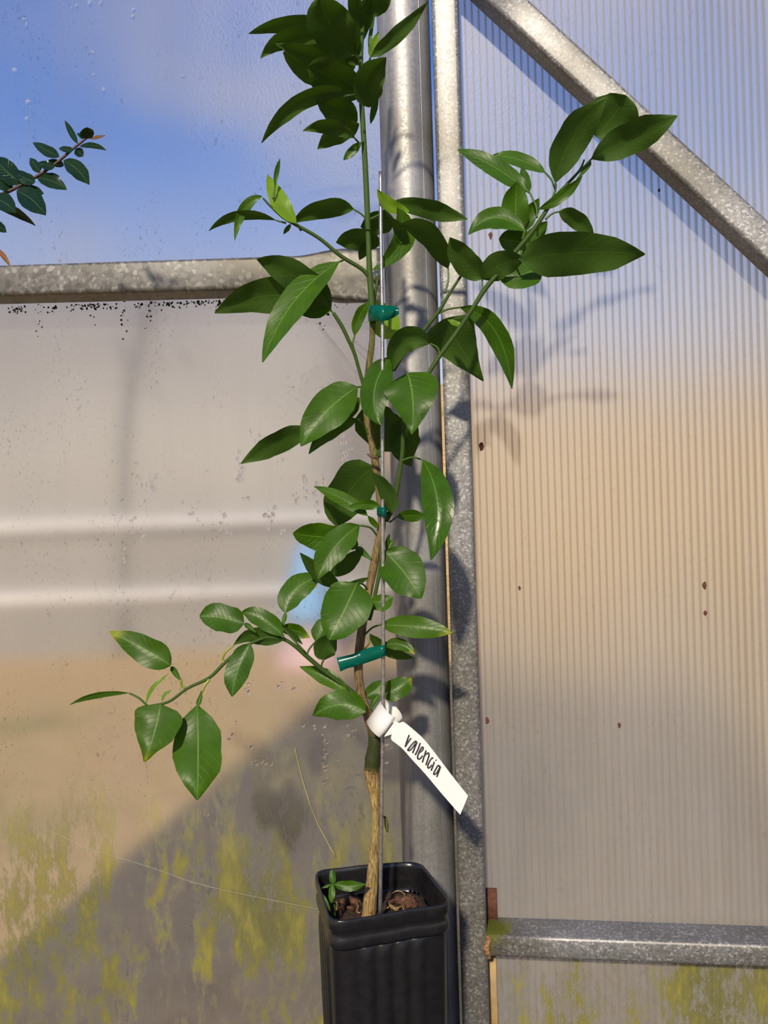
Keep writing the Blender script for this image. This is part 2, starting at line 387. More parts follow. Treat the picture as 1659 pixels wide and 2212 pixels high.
# ------------------------------------------------------------------ greenhouse end wall: film, posts, rails
FY = 0.030                                                # film plane offset behind post axis
XL = -0.74                                                # the wall ends at the greenhouse corner
XR = wl(890, 1106, FY)[0]
nx, nz = 40, 60
V = []; uv = []
for j in range(nz+1):
    for i in range(nx+1):
        x = XL+(XR-XL)*i/nx; z = 0.0+1.75*j/nz
        wob = 0.0022*noise.noise(Vector((x*5, z*4, 1)))+0.0009*noise.noise(Vector((x*19, z*8, 5)))
        V.append(L(x, FY+wob, z))
Fc = [(j*(nx+1)+i, j*(nx+1)+i+1, (j+1)*(nx+1)+i+1, (j+1)*(nx+1)+i) for j in range(nz) for i in range(nx)]
film = struct(mesh('wall_left', V, Fc, M_FILM), 'hazy plastic film wall stained with yellow-green algae')
# folds of the film beside the trunk
for pts, wd in (([(690, 705), (730, 755), (765, 800), (795, 838)], 0.0022), ([(745, 725), (790, 775), (822, 803)], 0.0008), ([(768, 738), (806, 770), (838, 800)], 0.0007)):
    pp = catmull(pts, 4); A = []; 
    secs = []
    for (u, v) in pp:
        x, z = wl(u, v, FY); d = Vector((0.72, 0.70))
        secs.append([L(x-wd*d.x, FY-0.0006, z-wd*d.y), L(x, FY-0.0035-wd*0.6, z), L(x+wd*d.x, FY-0.0006, z+wd*d.y)])
    Vf, Ff = loft(secs, caps=False, closed=False)
    mesh('crease', Vf, Ff, M_FILM, film)
# condensation droplets
dv = []; df = []
def drop(x, z, r, sq):
    base = len(dv)
    rings = 3; n = 7
    for j in range(rings):
        a = (j)/(rings)*math.pi/2
        for i in range(n):
            t = 2*math.pi*i/n
            dv.append(L(x+r*math.cos(a)*math.cos(t), FY-0.0025-r*0.55*math.sin(a), z+r*sq*math.cos(a)*math.sin(t)-0.25*r*math.sin(a)))
    dv.append(L(x, FY-0.0025-r*0.55, z-0.25*r))
    for j in range(rings-1):
        for i in range(n):
            a = base+j*n+i; b = base+j*n+(i+1) % n; df.append((a, b, b+n, a+n))
    for i in range(n): df.append((base+(rings-1)*n+i, base+(rings-1)*n+(i+1) % n, base+rings*n))
rd = random.Random(3)
trails = [(330, 1030, 1060, 7, 9), (286, 1090, 1150, 8, 9), (270, 1180, 1215, 6, 7), (310, 1155, 1170, 6, 4), (480, 1100, 1150, 12, 12), (497, 1140, 1155, 8, 5), (520, 1010, 1040, 10, 9), (540, 1060, 1090, 10, 8),
    (575, 1110, 1160, 9, 9), (575, 1165, 1260, 8, 14), (590, 1085, 1130, 10, 9), (640, 1060, 1090, 10, 10), (660, 1005, 1080, 7, 16), (685, 1030, 1110, 10, 18), (700, 1000, 1100, 7, 18), (745, 935, 1000, 13, 34), (735, 900, 940, 6, 7),
    (560, 925, 960, 14, 12), (520, 975, 1040, 8, 14), (610, 1140, 1160, 7, 5), (420, 1105, 1112, 8, 4), (340, 1025, 1032, 5, 4), (555, 1640, 1655, 24, 14), (705, 1560, 1680, 8, 22), (725, 1620, 1710, 6, 12), (755, 1560, 1600, 13, 16),
    (760, 1650, 1720, 18, 26), (700, 1630, 1690, 7, 12), (780, 1735, 1770, 7, 8), (680, 1565, 1580, 6, 5), (655, 1560, 1570, 5, 3), (500, 1550, 1600, 8, 6), (450, 1755, 1760, 8, 6), (835, 1640, 1690, 10, 12), (840, 1590, 1620, 10, 10), (540, 1610, 1640, 8, 5),
    (690, 1240, 1290, 14, 12), (600, 1310, 1390, 20, 14), (540, 1470, 1500, 14, 8), (620, 1470, 1490, 18, 8), (430, 1370, 1420, 40, 8), (200, 5, 20, 6, 3), (205, 90, 165, 6, 9), (225, 190, 200, 6, 3), (60, 40, 60, 5, 4), (63, 215, 260, 5, 5), (290, 20, 40, 4, 4), (395, 165, 170, 6, 3), (150, 10, 20, 20, 4), (35, 150, 160, 5, 2), (220, 0, 15, 4, 4)]
for u, v0, v1, sp, n in trails:
    for i in range(n):
        x, z = wl(u+rd.gauss(0, sp*0.55), rd.uniform(v0, v1), FY)
        drop(x, z, rd.choice((0.0008, 0.0012, 0.0017, 0.0024)), rd.uniform(0.8, 1.2))
for i in range(420):                                       # fine condensation under the rail
    x, z = wl(rd.uniform(20, 840), 680+abs(rd.gauss(0, 150)), FY); drop(x, z, rd.uniform(0.0004, 0.0010), 1.0)
do = mesh('condensation_droplets', dv, df, M_DROP, film); do['kind'] = 'stuff'; do['label'] = 'clear condensation droplets in vertical trails'
# moss under the rail
mv = []; mf = []
rd = random.Random(11)
for i in range(520):
    u = rd.uniform(20, 760); k = rd.random()
    if noise.noise(Vector((u*0.02, 3.1, 0))) < -0.12: continue
    vb = 664-u*0.030+abs(rd.gauss(0, 7)) if k < 0.8 else 664-u*0.030+abs(rd.gauss(0, 34))
    if k >= 0.8: u = rd.choice((85, 205, 272, 320, 705, 690))+rd.gauss(0, 5)
    x, z = wl(u, vb, FY); r = rd.uniform(0.0005, 0.0015)
    b = len(mv)
    for t in range(5):
        a = 2*math.pi*t/5+rd.random()*0.5; mv.append(L(x+r*math.cos(a)*rd.uniform(.6, 1.4), FY-0.0022, z+r*math.sin(a)*rd.uniform(.6, 1.4)))
    mv.append(L(x, FY-0.0022-r*0.6, z))
    for t in range(5): mf.append((b+t, b+(t+1) % 5, b+5))
M_MOSS = simple('black_moss', (0.028, 0.030, 0.014), 0.9, 0, 0.5, 300)
mo = mesh('moss', mv, mf, M_MOSS, film); mo['kind'] = 'stuff'; mo['label'] = 'black moss specks along the rail'

# round post
px, pz = 0.0, 0.0
n = 40; secs = []
for z in [0.0, 0.3, 0.6, 0.9, 1.2, 1.62]:
    secs.append([L(0.0275*math.cos(2*math.pi*i/n), 0.0275*math.sin(2*math.pi*i/n), z) for i in range(n)])
Vp, Fp = loft(secs)
post = thing('round_post', 'thick round galvanized steel post behind the potted tree', 'post', L(0, 0, 0))
mesh('pipe', Vp, Fp, M_POST, post)
hx, hz_ = wl(848, 824, -0.0275)
# bolt hole drilled into the post
def post_pt(a, r, z): return L(r*math.cos(a), r*math.sin(a), z)
a0 = -math.pi/2-0.95
pipe = [c for c in post.children if c.name.startswith('pipe')][0]
Vc, Fc = tube([post_pt(a0, 0.040, hz_), post_pt(a0, 0.006, hz_)], [0.0062]*2, 18)
cut = mesh('drill', Vc, Fc, M_POST, post, smooth=False)
bm_ = pipe.modifiers.new('hole', 'BOOLEAN'); bm_.object = cut; bm_.operation = 'DIFFERENCE'; bm_.solver = 'EXACT'
bpy.context.view_layer.update()
drilled = bpy.data.meshes.new_from_object(pipe.evaluated_get(bpy.context.evaluated_depsgraph_get()))
pipe.modifiers.clear(); pipe.data = drilled; bpy.data.objects.remove(cut)
# weld seam line running down the post
Vt, Ft = tube([post_pt(-math.pi/2+0.72, 0.0274, z) for z in (0.0, 0.4, 0.8, 1.2, 1.62)], [0.0006]*5, 6)
mesh('weld_seam', Vt, Ft, M_POST, post)
# thin batten that holds the film edge beside the post
xb = wl(846, 1106, 0.02)[0]

# left rail, flattened where it meets the post
ra = wl(0, 607, -0.012); rb_ = wl(640, 588, -0.012)
slope = (rb_[1]-ra[1])/(rb_[0]-ra[0])
def rail_z(x): return ra[1]+slope*(x-ra[0])
x_tube = wl(640, 588, -0.012)[0]; x_wide = wl(735, 585, -0.012)[0]; x_end = wl(822, 585, -0.012)[0]
secs = []
def rsec(x, hh, hd, r, dz=0.0, dy=0.0):
    return [L(x, 0.004+dy+a, rail_z(x)+dz+b) for a, b in rrect(hd, hh, r, 4)]
for t in range(9): secs.append(rsec(XL+(x_tube-XL)*t/8, 0.0172, 0.0195, 0.005))
for t in range(1, 9):
    f = t/8; s = f*f*(3-2*f)
    secs.append(rsec(x_tube+(x_wide-x_tube)*f, 0.0172+0.0100*s, 0.0195-0.0095*s, 0.005, -0.0015*s, -0.002*s))
for t in range(1, 8):
    f = t/7; s = f*f*(3-2*f)
    secs.append(rsec(x_wide+(x_end-x_wide)*f, 0.0272+0.001*s, 0.0100-0.0070*s, 0.005-0.0022*s, -0.0015-0.002*s, -0.002-0.006*s))
Vr, Fr = loft(secs)
rail = thing('cross_rail', 'galvanized horizontal tube with flattened end against the film', 'rail', L((XL+x_end)/2, 0, rail_z((XL+x_end)/2)-0.02))
mesh('tube', Vr, Fr, M_RAIL, rail)
bx_, bz_ = wl(812, 590, -0.02)
Vt, Ft = tube([L(bx_, -0.004, bz_), L(bx_, -0.013, bz_)], [0.0062, 0.0058], 6)
mesh('bolt', Vt, Ft, M_STAKE, rail)

# ------------------------------------------------------------------ door: stile, brace, rail, twin wall sheet
door = bpy.data.objects.new('door_1', None); C.objects.link(door); door.location = L(0.35, 0, 0.0)
struct(door, 'galvanized tube framed door glazed with ribbed polycarbonate')
DY = -0.004                                                # axis of the square tubes
sx0 = wl(965, 1106, DY-0.014)[0]; sx1 = wl(1023, 1106, DY-0.014)[0]; SW = (sx1-sx0)/2; sxc = (sx0+sx1)/2
DX1 = 0.66; DZ1 = 1.55
Vs, Fs = bar(L(sxc, DY, 0.03), L(sxc, DY, DZ1), EX, EY, SW, 0.0145, 0.0042, 8); mesh('stile', Vs, Fs, M_TUBE, door)
Vs, Fs = bar(L(DX1, DY, 0.03), L(DX1, DY, DZ1), EX, EY, SW, 0.0145, 0.0042, 8); mesh('stile', Vs, Fs, M_TUBE, door)
Vs, Fs = bar(L(sx1, DY, DZ1-0.014), L(DX1-SW, DY, DZ1-0.014), EY, EZ, 0.0145, 0.014, 0.004, 4); mesh('top_rail', Vs, Fs, M_TUBE, door)
Vs, Fs = bar(L(sx1, DY, 0.044), L(DX1-SW, DY, 0.044), EY, EZ, 0.0145, 0.014, 0.004, 4); mesh('bottom_rail', Vs, Fs, M_TUBE, door)
# diagonal brace
b0 = wl(1098, 0, DY-0.0145); b1 = wl(1659, 519, DY-0.0145)
sl_ = (b1[1]-b0[1])/(b1[0]-b0[0])
def bz(x): return b0[1]+sl_*(x-b0[0])
xa = sx1-0.002; xe = DX1-SW+0.002
dirb = (L(xe, 0, bz(xe))-L(xa, 0, bz(xa))).normalized(); upb = dirb.cross(EY).normalized()
if upb.z < 0: upb = -upb
Vs, Fs = bar(L(xa, DY, bz(xa)), L(xe, DY, bz(xe)), EY, upb, 0.0150, 0.0140, 0.0040, 8); mesh('brace', Vs, Fs, M_TUBE, door)
# lock rail
r0 = wl(1060, 2049, DY-0.019); r1 = wl(1659, 2072, DY-0.019)
sl2 = (r1[1]-r0[1])/(r1[0]-r0[0])
def rz(x): return r0[1]+sl2*(x-r0[0])
Vs, Fs = bar(L(xa, 0.001, rz(xa)), L(xe, 0.001, rz(xe)), EY, EZ, 0.0200, 0.0110, 0.0035, 8)
def moss_zinc():
    m = M_TUBE.copy(); m.name = 'zinc_mossy'; q = N(m)
    pb = [x for x in m.node_tree.nodes if x.type == 'BSDF_PRINCIPLED'][0]
    src = pb.inputs['Base Color'].links[0].from_socket
    c0 = L(sx1+0.004, -0.004, rz(sx1)+0.012)
    dd = q.n('ShaderNodeVectorMath', {0: q.n('ShaderNodeNewGeometry').outputs['Position'], 1: tuple(c0)}, operation='DISTANCE').outputs['Value']
    nz_ = q.noise(q.coord(), 90, 4)
    f = q.ramp(q.math('SUBTRACT', dd, q.math('MULTIPLY', nz_, 0.03)), [(0.0, g1(0.9)), (0.010, g1(0))])
    m.node_tree.links.new(q.mix(f, src, (0.20, 0.23, 0.03, 1)), pb.inputs['Base Color'])
    return m
lock = mesh('lock_rail', Vs, Fs, moss_zinc(), door)
# rusty weld at the joint
V = []; Fc = []
secs = []
for j in range(15):
    f = j/14; z = rz(sx1)+0.011-0.024*f
    c = L(sx1+0.0008+0.0012*math.sin(9*f), -0.0195+0.001*math.sin(7*f), z)
    r = 0.0032*(0.55+0.45*math.sin(math.pi*f))*(1+0.45*noise.noise(Vector((f*9, 1, 2))))
    secs.append([c+EX*r*math.cos(t*math.pi/4)*(1+0.3*noise.noise(Vector((t, f*12, 0))))+EY*r*0.7*math.sin(t*math.pi/4) for t in range(8)])
Vs, Fs = loft(secs); mesh('weld', Vs, Fs, M_WELD, door)
# rusty hinge tab behind the stile
tx0, tz0 = wl(1056, 1976, 0.012); tx1, tz1 = wl(1071, 1921, 0.012)
Vs, Fs = bar(L((tx0+tx1)/2-0.003, 0.0135, tz0-0.01), L((tx0+tx1)/2-0.003, 0.0135, tz1), EX, EY, (tx1-tx0)/2+0.004, 0.0012, 0.0008, 2); mesh('tab', Vs, Fs, M_RUST, door)
# J channel strip behind stile
Vs, Fs = bar(L(sx1+0.003, 0.0125, 0.05), L(sx1+0.003, 0.0125, rz(sx1)-0.012), EX, EY, 0.0055, 0.001, 0.0006, 2)
M_CHAN = simple('stained_strip', (0.34, 0.22, 0.08), 0.6, 0, 0.5, 60); mesh('edge_strip', Vs, Fs, M_CHAN, door)
M_SHEET = film_material('polycarbonate_sheet', 1.09, 0.24, 0.40, (0.23, 0.275), (0.96, 0.94, 0.90), 0.9, 0.62, 0.3)
# twin wall sheet
PY0, PY1 = 0.0170, 0.0230
px0, px1 = sx0+0.006, DX1+0.01
pan = mesh('glazing_sheet', [L(px0, PY0, 0.04), L(px1, PY0, 0.04), L(px1, PY0, DZ1-0.01), L(px0, PY0, DZ1-0.01)], [(0, 1, 2, 3)], M_SHEET, door, smooth=False)
pitch = (wl(1340, 1000, PY0)[0]-wl(1040, 1000, PY0)[0])/20.0
def rib_shape():
    h = DZ1-0.06; a = 0.00105
    return [(-a, 0, 0), (a, 0, 0), (a*0.45, PY1-PY0, 0), (-a*0.45, PY1-PY0, 0), (-a, 0, h), (a, 0, h), (a*0.45, PY1-PY0, h), (-a*0.45, PY1-PY0, h)]
rib_me = None; xr = px0+0.006; i = 0
while xr < px1-0.003:
    if rib_me is None:
        V = [EX*a+EY*b+EZ*c for a, b, c in rib_shape()]
        o = mesh('rib', V, [(0, 1, 5, 4), (1, 2, 6, 5), (2, 3, 7, 6), (3, 0, 4, 7)], M_RIB, pan, smooth=False)
        # verts were offset by the door location: undo, the object's own location carries it
        for vv, p in zip(o.data.vertices, V): vv.co = p
        rib_me = o.data
    else:
        o = bpy.data.objects.new('rib', rib_me); C.objects.link(o); o.parent = pan
    o.location = L(xr, PY0+0.0002, 0.05)-Vector(door.location)
    xr += pitch; i += 1

# ------------------------------------------------------------------ pot
RZ = CZ-0.328
cor = [Pz(712, 1992, RZ), Pz(979, 1950, RZ), Pz(906, 1857, RZ), Pz(677, 1879, RZ)]
pc = sum(cor, Vector())/4
def outline(scale, z, rad=0.013, k=4, flute=0.0, nside=26):
    """rounded quad through the pot corners; optional flutes on each side"""
    out = []
    for i in range(4):
        a = cor[i]; b = cor[(i+1) % 4]; p = cor[i-1]
        A = pc+(a-pc)*scale; B = pc+(b-pc)*scale; Pm = pc+(p-pc)*scale
        d0 = (Pm-A).normalized(); d1 = (B-A).normalized()
        s = A+d0*rad; e_ = A+d1*rad
        for j in range(k+1):
            t = j/k; out.append((1-t)**2*s+2*t*(1-t)*A+t*t*e_)
        nb = B-d1*rad
        nrm = Vector((d1.y, -d1.x, 0))
        for j in range(1, nside):
            t = j/nside
            fl = flute*(abs(math.cos(math.pi*t*5.0))**0.7)*min(1, 6*t, 6*(1-t)) if flute else 0
            out.append(e_.lerp(nb, t)+nrm*(fl if flute > 0 else 0))
    return [Vector((q.x, q.y, z)) for q in out]
pot = thing('nursery_pot', 'tall square black plastic nursery pot with fluted sides', 'pot', (pc.x, pc.y, 0.0))
H = RZ
body = []
for f, s, fl in ((0.0, 0.80, 0.003), (0.25, 0.842, 0.0034), (0.5, 0.884, 0.0034), (0.75, 0.924, 0.0034), (0.90, 0.945, 0.0032), (0.925, 0.950, 0.0024), (0.935, 0.952, 0.0)):
    body.append(outline(s, max(H*f, 0.001), flute=fl))
inner = [outline(s-0.035, z, flute=fl) for z, s, fl in ((H*0.935, 0.955, 0.0), (H*0.915, 0.950, 0.0010), (H*0.75, 0.924, 0.0014), (H*0.02+0.004, 0.80, 0.0))]
Vb, Fb = loft(body+inner, caps=False)
m_ = len(body[0]); Fb.append(tuple(reversed(range(m_)))); nb_ = (len(body)+len(inner)-1)*m_; Fb.append(tuple(range(nb_, nb_+m_)))
mesh('body', Vb, Fb, M_POT, pot)
rp = [(0.948, 0.930), (0.985, 0.930), (0.998, 0.936), (1.000, 0.947), (0.984, 0.955), (0.968, 0.961), (0.984, 0.968), (1.004, 0.975), (1.008, 0.987), (1.004, 0.996), (0.990, 1.0), (0.968, 0.998), (0.950, 0.990), (0.944, 0.975), (0.948, 0.966), (0.938, 0.960), (0.932, 0.950), (0.936, 0.942), (0.922, 0.934), (0.920, 0.925)]
secs = []
for s, z in rp:
    o_ = outline(s, H*z, 0.014, 5)
    secs.append([p+Vector((0, 0, 0.0012*noise.noise(Vector((p.x*40, p.y*40, 0))))) for p in o_])
secs.append(secs[0])
Vr, Fr = loft(secs, caps=False); mesh('rim', Vr, Fr, M_POT, pot)
# soil
SZ = RZ-0.026
so_ = outline(0.905, SZ, 0.012, 3, 0, 10); cen = len(so_)
V = []; Fc = []; rings = 9
for j in range(rings):
    f = 1-j/rings
    for p in so_:
        q_ = pc+(p-pc)*f; V.append(Vector((q_.x, q_.y, SZ+0.004*noise.noise(Vector((q_.x*90, q_.y*90, 0)))+0.003*noise.noise(Vector((q_.x*260, q_.y*260, 4))))))
for j in range(rings-1):
    for i in range(cen): Fc.append((j*cen+i, j*cen+(i+1) % cen, (j+1)*cen+(i+1) % cen, (j+1)*cen+i))
Fc.append(tuple(range((rings-1)*cen, rings*cen)))
under = [Vector((p.x, p.y, SZ-0.02)) for p in so_]; b0_ = len(V); V += under
for i in range(cen): Fc.append((i, b0_+i, b0_+(i+1) % cen, (i+1) % cen))
soil = tag(mesh('potting_soil', V, Fc, M_SOIL, None, (pc.x, pc.y, SZ-0.02)), 'dark brown potting soil filling the black pot', 'soil'); soil['kind'] = 'stuff'
# bark chips and rootlets lying on the soil
rd = random.Random(5)
for (u, v, s) in ((745, 1948, 0.010), (765, 1945, 0.012), (772, 1955, 0.008), (738, 1962, 0.007), (845, 1950, 0.010), (862, 1945, 0.011), (880, 1947, 0.013), (893, 1952, 0.010), (850, 1960, 0.008), (758, 1962, 0.009), (946, 1958, 0.005), (727, 1967, 0.006), (872, 1958, 0.009)):
    c = Pz(u, v, SZ+s*0.35); V = []
    ax = [Vector((rd.gauss(0, 1), rd.gauss(0, 1), rd.gauss(0, 1))).normalized() for _ in range(2)]
    a = ax[0]; b = a.cross(ax[1]).normalized(); c3 = a.cross(b)
    secs = [[c+a*s*0.5*t+(b*math.cos(k*math.pi/3)*0.36+c3*math.sin(k*math.pi/3)*0.22)*s*r*rd.uniform(0.7, 1.25) for k in range(6)] for t, r in ((-1, 0.5), (-0.5, 1), (0.4, 1), (1, 0.5))]
    Vc, Fc = loft(secs)
    tag(mesh('bark_chip', Vc, Fc, M_CHIP, None, c, smooth=False), 'reddish brown bark chip lying on the soil in the pot', 'bark chip', 'bark chips in the pot')
for pts in ([(836, 1962), (846, 1955), (853, 1962), (866, 1958)], [(840, 1945), (842, 1955), (855, 1966), (862, 1960)], [(868, 1955), (872, 1964), (880, 1968)], [(717, 1950), (722, 1947), (728, 1951), (727, 1965)], [(846, 1930), (860, 1924), (874, 1932), (870, 1945)], [(776, 1955), (770, 1968), (778, 1972)], [(878, 1942), (888, 1940), (893, 1938)]):
    pp = catmull([tuple(Pz(u, v, SZ+0.006)) for u, v in pts], 4)
    Vt, Ft = tube(pp, [0.0005]*len(pp), 5)
    tag(mesh('rootlet', Vt, Ft, M_ROOT, None, pp[0]), 'thin curled tan rootlet on the soil in the pot', 'root', 'rootlets on the soil')

# ------------------------------------------------------------------ citrus tree
trunk_base = Pz(797, 1975, SZ)
tree = thing('citrus_tree', 'young potted citrus tree with glossy green leaves tied to a stake', 'tree', trunk_base)
def stem(name, pts, cols=None, parent=tree, sides=10, bump=0.0, mt=None, sub=5):
    """pts: (u, v, depth, radius in px)"""
    q = catmull(pts, sub)
    pos = [P(a[0], a[1], a[2]) for a in q]; rad = [a[3]*a[2]/F for a in q]
    Vt, Ft = tube(pos, rad, sides, bump)
    cl = None
    if cols is not None:
        cl = []
        for a in q:
            v = a[1]; k = 0
            while k < len(cols)-2 and v > cols[k+1][0]: k += 1
            v0, c0 = cols[k]; v1, c1 = cols[k+1]; t = max(0, min(1, (v-v0)/(v1-v0)))
            c = tuple(c0[j]+(c1[j]-c0[j])*t for j in range(3)); cl += [c]*sides
    return mesh(name, Vt, Ft, mt or M_BARK, parent, cols=cl)
GREEN = (0.042, 0.085, 0.012); OLIVE = (0.16, 0.15, 0.05); BROWN = (0.23, 0.165, 0.085); TAN = (0.42, 0.30, 0.14); DKG = (0.028, 0.038, 0.010)
stem('trunk', [(796, 1990, .690, 15.5), (799, 1950, .690, 15), (804, 1900, .691, 13.2), (808, 1850, .692, 11.5), (811, 1800, .693, 9.5), (812, 1750, .693, 9), (809, 1715, .694, 11.5), (805, 1685, .694, 15.5), (803, 1662, .694, 17.5)],
     [(1600, TAN), (1675, (0.36, 0.25, 0.12)), (1700, (0.45, 0.34, 0.13)), (1760, (0.36, 0.29, 0.12)), (2000, TAN)], sides=14, bump=0.12)
stem('graft', [(803, 1668, .694, 16.5), (805, 1640, .694, 17), (809, 1610, .694, 14.5), (808, 1585, .695, 13.5), (801, 1560, .695, 12.5), (790, 1530, .696, 11.5)],
     [(1530, BROWN), (1560, (0.20, 0.14, 0.07)), (1590, DKG), (1655, DKG), (1665, (0.2, 0.16, 0.06))], sides=14, bump=0.10)
stem('main_stem', [(795, 1540, .696, 12), (783, 1512, .697, 10.5), (775, 1470, .698, 10), (775, 1420, .699, 10), (780, 1370, .700, 10), (788, 1320, .700, 9), (799, 1265, .701, 9), (812, 1200, .702, 9), (824, 1140, .703, 9.2), (824, 1100, .703, 9), (818, 1050, .704, 8.8), (811, 1000, .705, 8.8), (803, 950, .706, 8.4), (793, 900, .707, 8), (791, 850, .708, 7.6), (797, 790, .708, 7), (804, 735, .709, 6.6), (805, 690, .709, 6.6)],
     [(690, (0.13, 0.15, 0.04)), (820, (0.20, 0.19, 0.06)), (1000, (0.23, 0.19, 0.085)), (1300, (0.26, 0.19, 0.10)), (1540, BROWN)], sides=12, bump=0.10)
stem('leader', [(805, 700, .709, 7), (802, 640, .709, 7.2), (798, 580, .709, 6.6), (796, 520, .709, 6), (794, 470, .708, 6.4), (790, 380, .707, 6.3), (784, 270, .706, 6), (780, 200, .705, 5.6), (780, 110, .704, 5.2), (785, 40, .703, 4.6), (790, -40, .702, 4)],
     [(-50, (0.045, 0.092, 0.012)), (700, (0.045, 0.092, 0.012))], sides=10)
stem('shoot', [(806, 660, .712, 4), (812, 625, .715, 3.6), (820, 590, .716, 3.4), (840, 555, .716, 3)], [(500, GREEN), (700, GREEN)])
B = dict(
 B1=[(799, 600, .709, 5), (780, 580, .706, 4.6), (735, 552, .702, 4.4), (690, 515, .698, 4.0), (640, 486, .694, 3.8), (612, 470, .692, 3.2), (585, 446, .690, 2.6), (568, 428, .689, 2.2)],
 B2=[(787, 838, .707, 4.6), (776, 800, .704, 4), (765, 762, .701, 4.2), (753, 735, .699, 4.4), (738, 704, .697, 4.6), (720, 676, .695, 4.2)],
 B3=[(833, 1125, .703, 7), (850, 1090, .700, 5.6), (862, 1030, .696, 5.0), (869, 980, .693, 4.8), (872, 930, .690, 4.8), (885, 880, .688, 4.8), (915, 825, .686, 4.8), (945, 776, .685, 5), (985, 720, .684, 4.8), (1020, 668, .682, 4.8), (1045, 628, .681, 5.4), (1072, 595, .680, 5), (1110, 548, .679, 5), (1140, 512, .678, 5.2), (1168, 474, .677, 4.8), (1196, 430, .676, 4), (1225, 398, .675, 3.4), (1252, 368, .674, 2.6), (1262, 345, .673, 2)],
 B4=[(850, 800, .700, 4.6), (872, 765, .696, 4.4), (903, 728, .693, 4.2), (945, 676, .690, 4), (975, 628, .688, 3.2), (1005, 582, .686, 2.4)],
 B5=[(783, 1512, .697, 5), (755, 1490, .693, 5), (715, 1460, .687, 4.6), (690, 1441, .684, 4.8), (662, 1417, .680, 5), (635, 1394, .677, 4.2), (610, 1380, .675, 3.8), (575, 1378, .672, 3.2), (542, 1390, .669, 3.2), (510, 1411, .667, 3.4), (484, 1433, .665, 3.8), (452, 1464, .663, 3.6), (405, 1487, .660, 3.2), (364, 1516, .658, 3), (322, 1525, .656, 2.4)],
 B6=[(824, 1172, .700, 4), (825, 1190, .699, 5.5), (822, 1225, .697, 5), (812, 1275, .696, 4.5), (803, 1318, .697, 5), (797, 1338, .699, 5.5)],
 B7=[(693, 1444, .684, 2), (696, 1432, .682, 2), (700, 1424, .681, 2)],
 B8=[(808, 960, .705, 4), (818, 985, .702, 5), (829, 950, .698, 5), (838, 905, .696, 4)])
for k_, pts in B.items():
    stem('branch', pts, [(300, GREEN), (1500, GREEN)], sides=8)
# little bud spurs
for u0, v0, u1, v1, r in ((833, 1768, 837, 1797, 4.5), (818, 1565, 810, 1592, 6), (800, 985, 818, 990, 4)):
    stem('bud', [(u0-6, v0-4, .691, r*0.5), (u0, v0, .688, r*0.8), ((u0+u1)/2, (v0+v1)/2, .687, r), (u1, v1, .688, r*0.5)], [(900, (0.14, 0.10, 0.06)), (1600, (0.14, 0.10, 0.06)), (1700, (0.16, 0.17, 0.04)), (2000, (0.16, 0.17, 0.04))], sides=7)

PROF = {
 'ov': [(0, .05), (.05, .40), (.12, .69), (.22, .89), (.36, 1.0), (.52, 1.0), (.66, .89), (.78, .70), (.88, .45), (.95, .23), (1, .04)],
 'la': [(0, .05), (.06, .34), (.15, .64), (.28, .89), (.42, 1.0), (.56, 1.0), (.70, .86), (.82, .60), (.91, .33), (.97, .14), (1, .04)],
 'ro': [(0, .08), (.04, .46), (.10, .74), (.22, .95), (.38, 1.0), (.56, .99), (.72, .86), (.85, .64), (.94, .38), (1, .06)],
 'na': [(0, .2), (.1, .5), (.3, .9), (.5, 1.0), (.7, .8), (.85, .5), (1, .05)],
 'he': [(0, .12), (.04, .55), (.12, .86), (.24, 1.0), (.38, .97), (.52, .84), (.66, .62), (.80, .36), (.90, .19), (.96, .11), (1, .03)],
 'wi': [(0, .3), (.2, .45), (.45, .8), (.7, 1.0), (.88, .85), (1, .25)]}
def prof(kind, t):
    p = PROF[kind]
    for (a, x), (b, y) in zip(p, p[1:]):
        if t <= b:
            f = (t-a)/(b-a); f = f*f*(3-2*f)*0.5+f*0.5; return x+(y-x)*f
    return p[-1][1]
lr = random.Random(21)
LN, LM = 14, 6
